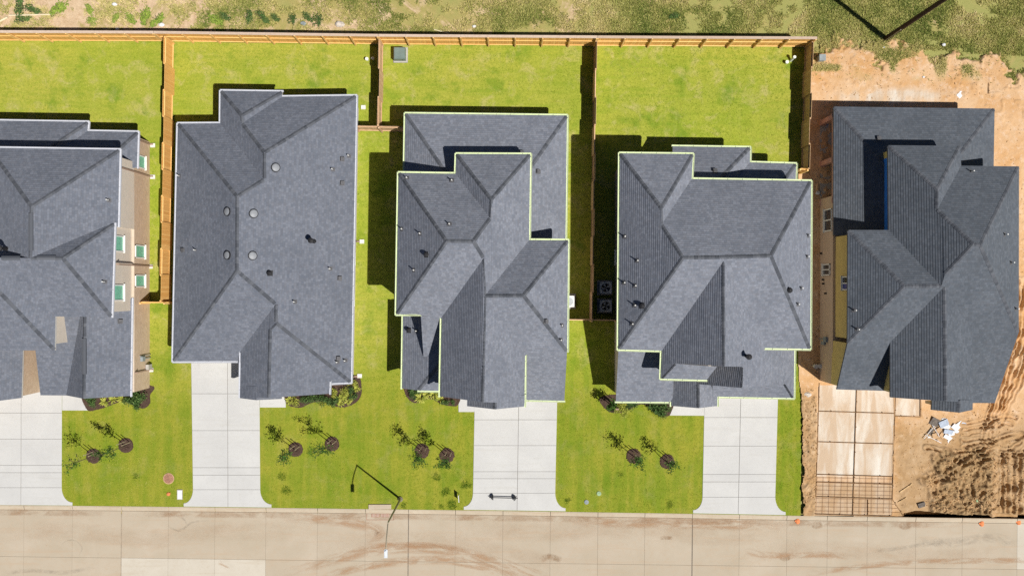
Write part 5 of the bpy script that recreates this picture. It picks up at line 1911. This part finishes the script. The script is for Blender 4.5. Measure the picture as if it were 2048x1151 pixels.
# ================================================================== street lamp, pole, boxes, small things
c = W(801, 997)
lamp = thing('street_lamp', (c.x, c.y, 0), 'slim street lamp leaning its curved arm over the kerb', 'street lamp')
m = MB()
m.lathe((c.x, c.y, 0), [(0.17, 0), (0.17, 0.12), (0.10, 0.2), (0.085, 0.3)], 14)
m.tube((c.x, c.y, 0.2), (c.x, c.y, 6.5), 0.075, 0.045, 10)
m.build('pole', 'pole_steel', lamp)
m = MB()
arm = [Vector((c.x - 0.06 * s, c.y - 1.5 * s, 6.45 + 0.55 * math.sin(s * 1.5))) for s in [i / 8 for i in range(9)]]
m.path(arm, [0.035] * 9, 8)
m.build('arm', 'pole_steel', lamp)
e = arm[-1]
m = MB()
m.box((e.x, e.y - 0.2, e.z - 0.01), (0.20, 0.5, 0.10)); m.box((e.x, e.y - 0.2, e.z + 0.045), (0.14, 0.42, 0.03)); m.tube((e.x, e.y - .05, e.z + .05), (e.x, e.y - .05, e.z + .13), .045, n=10)
hd = m.build('lamp_head', 'lamp_head', lamp)

c = W(1773, 76)
up = thing('utility_pole', (c.x, c.y, 0), 'tall dark pole rising from the grass behind the dirt lot', 'pole')
m = MB()
m.tube((c.x, c.y, -0.16), (c.x, c.y, 12.0), 0.16, 0.125, 14)
m.build('pole', 'pole_dark', up)
m = MB(); m.tube((c.x - 0.10, c.y - 0.17, 0), (c.x - 0.09, c.y - 0.15, 2.6), 0.03, n=8); m.build('conduit', 'pole_steel', up)
m = MB(); m.box((c.x, c.y, 11.2), (2.2, 0.12, 0.14), 0.3); m.build('crossarm', 'pole_dark', up)

c = W(801, 111)
tb = thing('utility_box', (c.x, c.y, 0), 'green pad-mounted utility box in the corner of the middle yard', 'utility box')
m = MB(); m.box((c.x + .02, c.y, 0.05), (0.95, 1.0, 0.12)); m.build('pad', 'pad_concrete', tb)
m = MB(); hx = .38
base = [Vector((c.x - hx, c.y - .4)), Vector((c.x + hx, c.y - .4)), Vector((c.x + hx, c.y + .4)), Vector((c.x - hx, c.y + .4))]
m.prism(base, .1, .62)
top = inset(base, .05)
for i in range(4):
    j = (i + 1) % 4
    m.face([(base[i].x, base[i].y, .62), (base[j].x, base[j].y, .62), (top[j].x, top[j].y, .69), (top[i].x, top[i].y, .69)])
m.face([(p.x, p.y, .69) for p in top])
m.build('cabinet', 'green_box', tb)
m = MB(); m.box((c.x + .2, c.y - .41, .4), (.05, .04, .12)); m.build('latch', 'iron_black', tb)


def riser(px, py, h, r, lb, lean=(0, 0)):
    c = W(px, py)
    m = MB()
    m.tube((c.x, c.y, -.02), (c.x + lean[0], c.y + lean[1], h), r, n=12)
    m.tube((c.x + lean[0], c.y + lean[1], h - .06), (c.x + lean[0], c.y + lean[1], h + .03), r * 1.35, n=12)
    tag(m.build('pipe_riser', 'pvc', None, (c.x, c.y, 0)), lb, 'pipe', 'white pipe risers in the back yards')


riser(735, 120, .3, .085, 'white pipe riser in sun by the skylight house back fence')
riser(747, 119, .35, .075, 'white pipe riser in the fence shadow of the skylight house yard')
riser(1572, 126, .28, .085, 'white pipe riser lower left of the pair by the shaded fence')
riser(1581, 122, .6, .075, 'taller white pipe riser by the shaded fence', (.1, .12))

c = W(1640, 119)
pb = thing('pedestal_box', (c.x, c.y, 0), 'small grey utility pedestal on the dirt behind the shaded fence', 'utility box')
m = MB(); m.box((c.x, c.y, .22), (.36, .36, .6)); m.build('cabinet', 'grey_box', pb)
m = MB(); m.box((c.x, c.y, .54), (.42, .42, .06)); m.build('lid', 'grey_box', pb)


def condenser(px, py, label, pale=False):
    c = W(px, py)
    t = thing('air_conditioner', (c.x, c.y, 0), label, 'air conditioner', 'air conditioner units beside the houses')
    s = .38 if not pale else .36
    m = MB(); m.box((c.x, c.y, .04), (1.0, 1.0, .1)); m.build('pad', 'pad_concrete', t)
    m = MB()
    m.box((c.x, c.y, .46), (2 * s, 2 * s, .76))
    for k in range(9):
        m.box((c.x, c.y, .16 + k * .075), (2 * s + .02, 2 * s + .02, .02))
    m.build('case', 'ac_case' if not pale else 'ac_pale', t)
    m = MB()
    n = 24
    o = [Vector((c.x + (s + .01) * max(-1, min(1, 1.35 * math.cos(6.2832 * k / n))), c.y + (s + .01) * max(-1, min(1, 1.35 * math.sin(6.2832 * k / n))), .86)) for k in range(n)]
    i_ = [Vector((c.x + .29 * math.cos(6.2832 * k / n), c.y + .29 * math.sin(6.2832 * k / n), .87)) for k in range(n)]
    for k in range(n): m.face([o[k], o[(k + 1) % n], i_[(k + 1) % n], i_[k]])
    for k in range(n): m.face([i_[k], i_[(k + 1) % n], i_[(k + 1) % n] - Vector((0, 0, .02)), i_[k] - Vector((0, 0, .02))])
    m.build('top_rim', 'ac_case' if not pale else 'ac_pale', t)
    m = MB(); m.face([p - Vector((0, 0, .022)) for p in i_]); m.build('fan_well', 'ac_dark' if not pale else 'ac_case', t)
    for b in range(4):
        a = b * math.pi / 2 + .4
        m = MB()
        p = [Vector((c.x + r * math.cos(a + t_), c.y + r * math.sin(a + t_), .854 + dz)) for r, t_, dz in ((.05, 0, 0), (.26, -.34, .002), (.27, .28, .01), (.06, .6, .006))]
        m.face(p); m.build('fan_blade', 'ac_case', t)
    m = MB()
    for r in (.1, .17, .24): 
        for k in range(20):
            a0, a1 = 6.2832 * k / 20, 6.2832 * (k + 1) / 20
            m.tube((c.x + r * math.cos(a0), c.y + r * math.sin(a0), .876), (c.x + r * math.cos(a1), c.y + r * math.sin(a1), .876), .004, n=4, cap=False)
    m.tube((c.x, c.y, .85), (c.x, c.y, .885), .05, n=10)
    m.build('fan_guard', 'ac_dark' if not pale else 'ac_pale', t)


condenser(1209, 575, 'rear one of two grey air conditioners in the shade by the fence')
condenser(1209, 611, 'front one of two grey air conditioners in the shade by the fence')
condenser(1136, 602, 'pale air conditioner in sun at the right wall of the middle house', True)

# lids in the lawn
c = W(337.5, 956)
mh = thing('manhole', (c.x, c.y, 0), 'round rusty manhole lid in the left front lawn', 'manhole')
m = MB(); m.lathe((c.x, c.y, -.05), [(.37, 0), (.37, .085), (.33, .09)], 28); m.build('collar', 'scrap_tan', mh)
m = MB(); m.lathe((c.x, c.y, 0.0), [(.32, .03), (.31, .052), (.1, .056)], 28)
for k in range(10):
    a = 6.2832 * k / 10; m.box((c.x + .2 * math.cos(a), c.y + .2 * math.sin(a), .06), (.1, .035, .012), a)
m.build('lid', 'iron_lid', mh)
c = W(360, 988)
wm = thing('meter_lid', (c.x, c.y, 0), 'grey rectangular meter lid beside the narrow driveway', 'meter lid')
m = MB(); m.box((c.x, c.y, .02), (.36, .66, .07)); m.build('frame', 'pad_concrete', wm)
m = MB(); m.box((c.x, c.y, .06), (.28, .56, .02)); m.box((c.x, c.y + .15, .072), (.08, .04, .008)); m.build('lid', 'ac_pale', wm)
c = W(337, 987)
m = MB(); m.lathe((c.x, c.y, 0), [(.13, 0), (.12, .05), (.04, .09)], 9); m.box((c.x + .08, c.y + .05, .05), (.16, .07, .05), .7)
tag(m.build('soil_clump', 'orange_bag', None, (c.x, c.y, 0)), 'small orange marker lump by the grey meter lid', 'marker')
for px, py, lb in ((1198, 986, 'small green valve lid on the lawn right of the middle house'), (1173, 1003, 'grey meter lid near the kerb right of the middle house')):
    c = W(px, py)
    m = MB(); m.lathe((c.x, c.y, 0), [(.15, 0), (.15, .05), (.05, .06)], 14); m.box((c.x, c.y, .062), (.1, .03, .01))
    tag(m.build('valve_lid', 'netting_green' if px == 1198 else 'grey_box', None, (c.x, c.y, 0)), lb, 'valve lid')

# storm inlet in the kerb
ky = kerb_y(760)
inl = thing('storm_inlet', W(760, ky), 'storm drain inlet set in the kerb by the street lamp', 'storm drain')
m = MB()
A = W(737, ky - 8.5); B = W(783, ky - 2)
m.box((W(760, 0).x, (A.y + B.y) / 2, .03), (1.5, .3, .1)); m.build('throat_slab', 'kerb_concrete', inl)
for k in (-1, 1):
    m = MB(); cx = W(760 + k * 9.5, 0).x; cy = W(0, ky + 13).y
    m.box((cx, cy, -.092), (.56, .24, .02)); fr = m.build('grate', 'iron_lid', inl)
    m = MB()
    for j in range(6): m.box((cx - .22 + j * .088, cy, -.08), (.03, .2, .012))
    m.build('grate_bar', 'rubble', fr)
m = MB(); cy = W(0, ky + 22).y
m.box((W(760, 0).x, cy, -.0975), (1.85, .03, .006)); m.box((W(733, 0).x, cy + .25, -.0975), (.03, .5, .006)); m.box((W(787, 0).x, cy + .25, -.0975), (.03, .5, .006)); m.build('apron_edge', 'iron_lid', inl)

# barbell on the drive
c = W(1007, 993)
bb = thing('barbell', (c.x, c.y, .03), 'black barbell with weight plates lying on the middle driveway', 'barbell')
m = MB(); m.tube((c.x - .95, c.y + .02, .21), (c.x + .95, c.y - .03, .21), .03, n=10); m.build('bar', 'iron_black', bb)
for s in (-1, 1):
    for k, (rr, w) in enumerate(((.18, .05), (.15, .045), (.11, .04))):
        m = MB(); x = c.x + s * (.70 + k * .055); y = c.y + .02 - .05 * (s * .5 + .5)
        m.tube((x - w / 2, y, .21), (x + w / 2, y, .21), rr, n=18); m.tube((x - w * .6, y, .21), (x + w * .6, y, .21), rr * .35, n=12)
        m.build('plate', 'iron_black', bb)

# yard sign
c = W(918.5, 993)
ys = thing('yard_sign', (c.x, c.y, 0), 'thin black yard sign standing edge-on in the front lawn by the drive', 'sign')
m = MB(); m.box((c.x, c.y + .02, .52), (.03, .44, .36), .08); m.build('board', 'sign_face', ys)
m = MB(); m.box((c.x, c.y + .02, .712), (.045, .46, .025), .08); m.build('top_edge', 'sign_edge', ys)
for k in (-.17, .17):
    m = MB(); m.box((c.x, c.y + k + .02, .17), (.025, .025, .34)); m.build('leg', 'sign_edge', ys)

# ================================================================== building lot things
def board(px0, py0, px1, py1, lb, h=.10, w=.038, z=0.0, mat='form_wood', name='form_board', cat='board', grp='form boards of the driveway to come'):
    a, b = W(px0, py0), W(px1, py1)
    d = b - a
    c = (a + b) / 2
    m = MB(); m.box((c.x, c.y, z + h / 2), (d.length, w, h), math.atan2(d.y, d.x))
    n = max(2, int(d.length / 1.6))
    for k in range(n):
        q = a.lerp(b, (k + .5) / n); m.box((q.x + .03, q.y + .03, z + h / 2 + .02), (.04, .04, h + .06))
    tag(m.build(name, mat, None, (c.x, c.y, z)), lb, cat, grp)


def fx(x, y): return x - (y - 800) * 0.031
for x, y0, y1, lb in ((1637, 765, 993, 'long form board along the left of the dirt drive bed'), (1712, 778, 1029, 'middle form board running down the dirt drive bed'), (1790, 795, 996, 'right form board of the dirt drive bed')):
    board(fx(x, y0), y0, fx(x, y1), y1, lb)
for y, lb in ((823, 'rear cross board of the drive bed'), (884, 'second cross board from the house in the drive bed'), (949, 'third cross board of the drive bed, above the rebar'), (964.5, 'fourth cross board, just below the third'),
              (993.5, 'fifth cross board where the bed flares'), (1027.5, 'last cross board against the kerb')):
    l, r = (fx(1637, y), fx(1790, y)) if y < 1000 else (1604, 1804)
    board(l, y - 1.5, r, y + 3 if y < 1000 else y + 4, lb)
board(1840, 777, 1840, 832, 'short form board at the right end of the walk bed')
board(1789, 831, 1840, 833, 'form board along the walk bed below the house')
board(1630, 994, 1606, 1026, 'slanted form board at the flared left corner'); board(1783, 996, 1806, 1030, 'slanted form board at the flared right corner')
board(1735, 998, 1735, 1030, 'short form board in the flared end')

rm = thing('rebar_mat', W(1705, 990, 0), 'rusty rebar grid lying in the front of the drive bed', 'rebar')
random.seed(3)
for k in range(13):
    x = 1634 + k * 12.2
    m = MB(); m.tube(W(x, 952) + Vector((0, 0, .07)), W(x - 2 + random.uniform(-1, 1), 1026) + Vector((0, 0, .07)), 0.008, n=5); m.build('rebar', 'rebar', rm)
for k in range(9):
    y = 954 + k * 8.3
    ex = 0 if y < 995 else (y - 995) * .6
    m = MB(); m.tube(W(1632 - ex, y) + Vector((0, 0, .095)), W(1784 + ex, y + 3) + Vector((0, 0, .095)), 0.008, n=5); m.build('rebar', 'rebar', rm)


def sheet(px, py, w, d, rz, mat, lb, tilt=0.1, z=.1, t=.03, name='scrap_sheet', grp='building scraps in the pile', cat='scrap'):
    c = W(px, py)
    m = MB()
    M = Matrix.Rotation(rz, 3, 'Z') @ Matrix.Rotation(tilt, 3, 'X') @ Matrix.Rotation(tilt * .6, 3, 'Y')
    # a bent sheet: two leaves meeting at a crease
    m.box(Vector((c.x, c.y, z)), (w, d, t), M=M)
    M2 = M @ Matrix.Rotation(.5, 3, 'Y')
    m.box(Vector((c.x, c.y, z)) + M @ Vector((w * .58, 0, -w * .05)), (w * .3, d * .96, t * .9), M=M2)
    tag(m.build(name, mat, None, (c.x, c.y, 0)), lb, cat, grp)


for px, py, w, d, rz, mt, lb, z in [
    (1868, 843, .62, .55, -.5, 'scrap_black', 'black crumpled sheet at the top left of the scrap pile', .16), (1884, 846, .55, .42, .4, 'scrap_blue', 'blue-grey sheet next to the black one in the pile', .2),
    (1890, 852, .5, .38, -.4, 'scrap_white', 'white sheet in the upper middle of the pile', .12), (1918, 848, .45, .36, .6, 'scrap_white', 'white sheet at the right end of the scrap pile', .1),
    (1908, 853, .42, .34, -.7, 'scrap_white', 'smaller white sheet left of the right end of the pile', .16), (1926, 846, .34, .28, .3, 'scrap_blue', 'pale blue sheet outermost right of the pile', .07),
    (1894, 862, .62, .3, -.2, 'scrap_blue', 'long blue-grey sheet across the middle of the pile', .18), (1884, 868, .45, .36, .9, 'scrap_tan', 'tan board in the middle of the scrap pile', .1),
    (1893, 873, .5, .26, -.5, 'scrap_white', 'narrow white sheet in the lower half of the pile', .14), (1870, 870, .5, .4, .2, 'scrap_tan', 'tan cardboard at the lower left of the pile', .12),
    (1878, 880, .38, .28, -.2, 'scrap_tan', 'tan piece lowest in the scrap pile', .08), (1860, 862, .42, .3, 1.0, 'scrap_black', 'dark scrap at the left edge of the pile', .1)]:
    sheet(px, py, w, d, rz, mt, lb, random.uniform(.05, .25), z)
for px, py, w, d, rz, mt, lb, z in [
    (1901, 866, .4, .3, .3, 'scrap_white', 'white sheet under the long blue-grey one in the pile', .1), (1876, 858, .4, .3, .5, 'scrap_tan', 'tan cardboard below the black sheet in the pile', .14),
    (1912, 862, .3, .2, -.3, 'scrap_white', 'small white scrap at the lower right of the pile', .07), (1886, 838, .3, .2, .1, 'scrap_white', 'small white scrap at the top of the pile', .08),
    (1899, 880, .36, .2, .4, 'scrap_white', 'white strip at the bottom right of the pile', .07), (1858, 876, .3, .24, -.6, 'scrap_white', 'pale scrap at the lower left corner of the pile', .07)]:
    sheet(px, py, w, d, rz, mt, lb, random.uniform(.05, .3), z)
for k, (x0, y0, x1, y1, lb) in enumerate([(1845, 876, 1866, 850, 'thin pale stick sloping up at the left of the scrap pile'), (1848, 868, 1880, 884, 'thin pale stick crossing below the scrap pile'), (1862, 848, 1876, 872, 'thin pale stick on top of the scrap pile')]):
    board(x0, y0, x1, y1, lb, .03, .03, .2, 'scrap_white', 'stick', 'stick', 'sticks on the scrap pile')
sheet(1919, 190, .42, .32, .8, 'scrap_white', 'white paper sheet lying on the orange dirt behind the house', .06, .1, .01, 'paper', 'papers on the dirt', 'paper')
board(1976, 167, 1976, 188, 'short brown stick lying on the dirt near the white paper', .05, .07, .05, 'form_wood', 'stick', 'stick', 'sticks on the dirt')
board(1798, 983, 1823, 966, 'pale plank lying on the dirt right of the rebar', .03, .07, .1, 'scrap_wood', 'plank', 'plank', 'loose planks on the dirt')
board(1795, 1003, 1812, 993, 'shorter pale plank near the flared corner', .03, .05, .1, 'scrap_wood', 'plank', 'plank', 'loose planks on the dirt')
sheet(1955, 998, .36, .3, .1, 'netting_green', 'pale green cloth scrap on the clods near the street', .1, .2, .02, 'cloth_scrap', 'scraps on the clods', 'scrap')
sheet(1840, 1008, .42, .3, .3, 'scrap_black', 'grey black tarp scrap left of the other on the clods', .1, .2, .03, 'tarp_scrap', 'scraps on the clods', 'scrap')
sheet(1868, 1010, .36, .28, -.3, 'scrap_black', 'grey black tarp scrap right of the other on the clods', .1, .2, .03, 'tarp_scrap', 'scraps on the clods', 'scrap')
for px, py, lb in ((1628, 731, 'left one of two white buckets in the shade beside the unfinished house'), (1636.5, 731, 'right one of two white buckets in the shade beside the unfinished house')):
    c = W(px, py)
    b = thing('bucket', (c.x, c.y, .03), lb, 'bucket', 'white buckets beside the wall')
    m = MB(); m.lathe((c.x, c.y, .05), [(.11, 0), (.135, .36), (.145, .37), (.145, .39)], 18); m.build('pail', 'pvc', b)
    m = MB(); m.lathe((c.x, c.y, .44), [(.15, 0), (.15, .025), (.06, .03)], 18); m.build('lid', 'splash_block', b)
for px, py, lb in ((1595, 1041, 'orange sand bag on the street below the rutted lawn edge'), (1963, 1046, 'orange sand bag on the street below the clods'), (2037, 1043, 'orange sand bag at the right edge of the picture')):
    c = W(px, py, ROAD_Z)
    m = MB()
    prof = [(-.17, .08), (-.1, .13), (.06, .14), (.17, .09)]
    rings = []
    for x, r in prof:
        rings.append([Vector((c.x + r * 1.0 * math.cos(t), c.y + x, ROAD_Z + .06 + r * .45 * math.sin(t))) for t in [6.2832 * k / 12 for k in range(12)]])
    for a, b in zip(rings, rings[1:]):
        for k in range(12): m.face([a[k], a[(k + 1) % 12], b[(k + 1) % 12], b[k]])
    m.face(rings[0][::-1]); m.face(rings[-1])
    m.box((c.x - .12, c.y + .02, ROAD_Z + .05), (.14, .12, .06), .5)
    tag(m.build('sand_bag', 'orange_bag', None, (c.x, c.y, ROAD_Z)), lb, 'sand bag', 'orange bags along the kerb')

# litter on the bank
def pipe_len(x0, y0, x1, y1, r, mat, lb):
    a, b = W(x0, y0), W(x1, y1)
    m = MB(); m.tube((a.x, a.y, FZ + r + .12), (b.x, b.y, FZ + r + .1), r, n=10); m.tube((b.x, b.y, FZ + r + .1), (b.x + .01, b.y + .01, FZ + r + .1), r * .8, n=10)
    tag(m.build('loose_pipe', mat, None, ((a.x + b.x) / 2, (a.y + b.y) / 2, FZ)), lb, 'pipe', 'loose pipes on the bank')


pipe_len(-8, 47, 15, 35, .07, 'pipe_cream', 'short cream pipe at the left edge of the bank')
pipe_len(18, 31, 104, 29, .05, 'pipe_cream', 'long cream pipe lying under the dark bush')
pipe_len(868, 59, 898, 67, .025, 'pipe_cream', 'thin pale stick on the bank behind the middle yard')


def rock(px, py, s, mat, lb, z=FZ):
    c = W(px, py)
    r = np.random.default_rng(int(px * 13 + py))
    m = MB()
    n = 9
    rings = []
    for q, zz in ((1, 0), (.95, .25), (.6, .5)):
        rings.append([Vector((c.x + s * q * r.uniform(.7, 1.1) * math.cos(6.2832 * k / n), c.y + s * .75 * q * r.uniform(.7, 1.1) * math.sin(6.2832 * k / n), z + .05 + s * zz * r.uniform(.8, 1.1))) for k in range(n)])
    for a, b in zip(rings, rings[1:]):
        for k in range(n): m.face([a[k], a[(k + 1) % n], b[(k + 1) % n], b[k]])
    m.face(rings[-1])
    tag(m.build('rubble_lump', mat, None, (c.x, c.y, z)), lb, 'rubble', 'rubble lumps on the ground')


rock(679, 48, .33, 'rubble', 'largest pale concrete lump on the bank behind the low house')
rock(606, 46, .22, 'grey_box', 'grey lump at the end of the dark weed line')
rock(322, 49, .2, 'scrap_white', 'white scrap lump below the wide bright weed')
rock(233, 58, .15, 'scrap_white', 'small white lump near the left back fence')
rock(228, 8, .2, 'scrap_white', 'white lump at the top of the bank')
rock(948, 52, .14, 'scrap_white', 'small white stone on the bank behind the middle house')
rock(1635, 386, .18, 'scrap_white', 'white rubble on the dirt path by the unfinished wall', .05)
rock(1887, 90, .14, 'scrap_white', 'white stone at the grass edge behind the dirt lot', .0)
rock(1768, 95, .10, 'scrap_white', 'small white stone below the tall dark pole', .0)
rock(1614, 788, .28, 'rubble', 'pale crushed lump in the dirt strip by the form boards', .05)
rock(1846, 155, .1, 'scrap_white', 'tiny white stone in the middle of the rear dirt', .05)
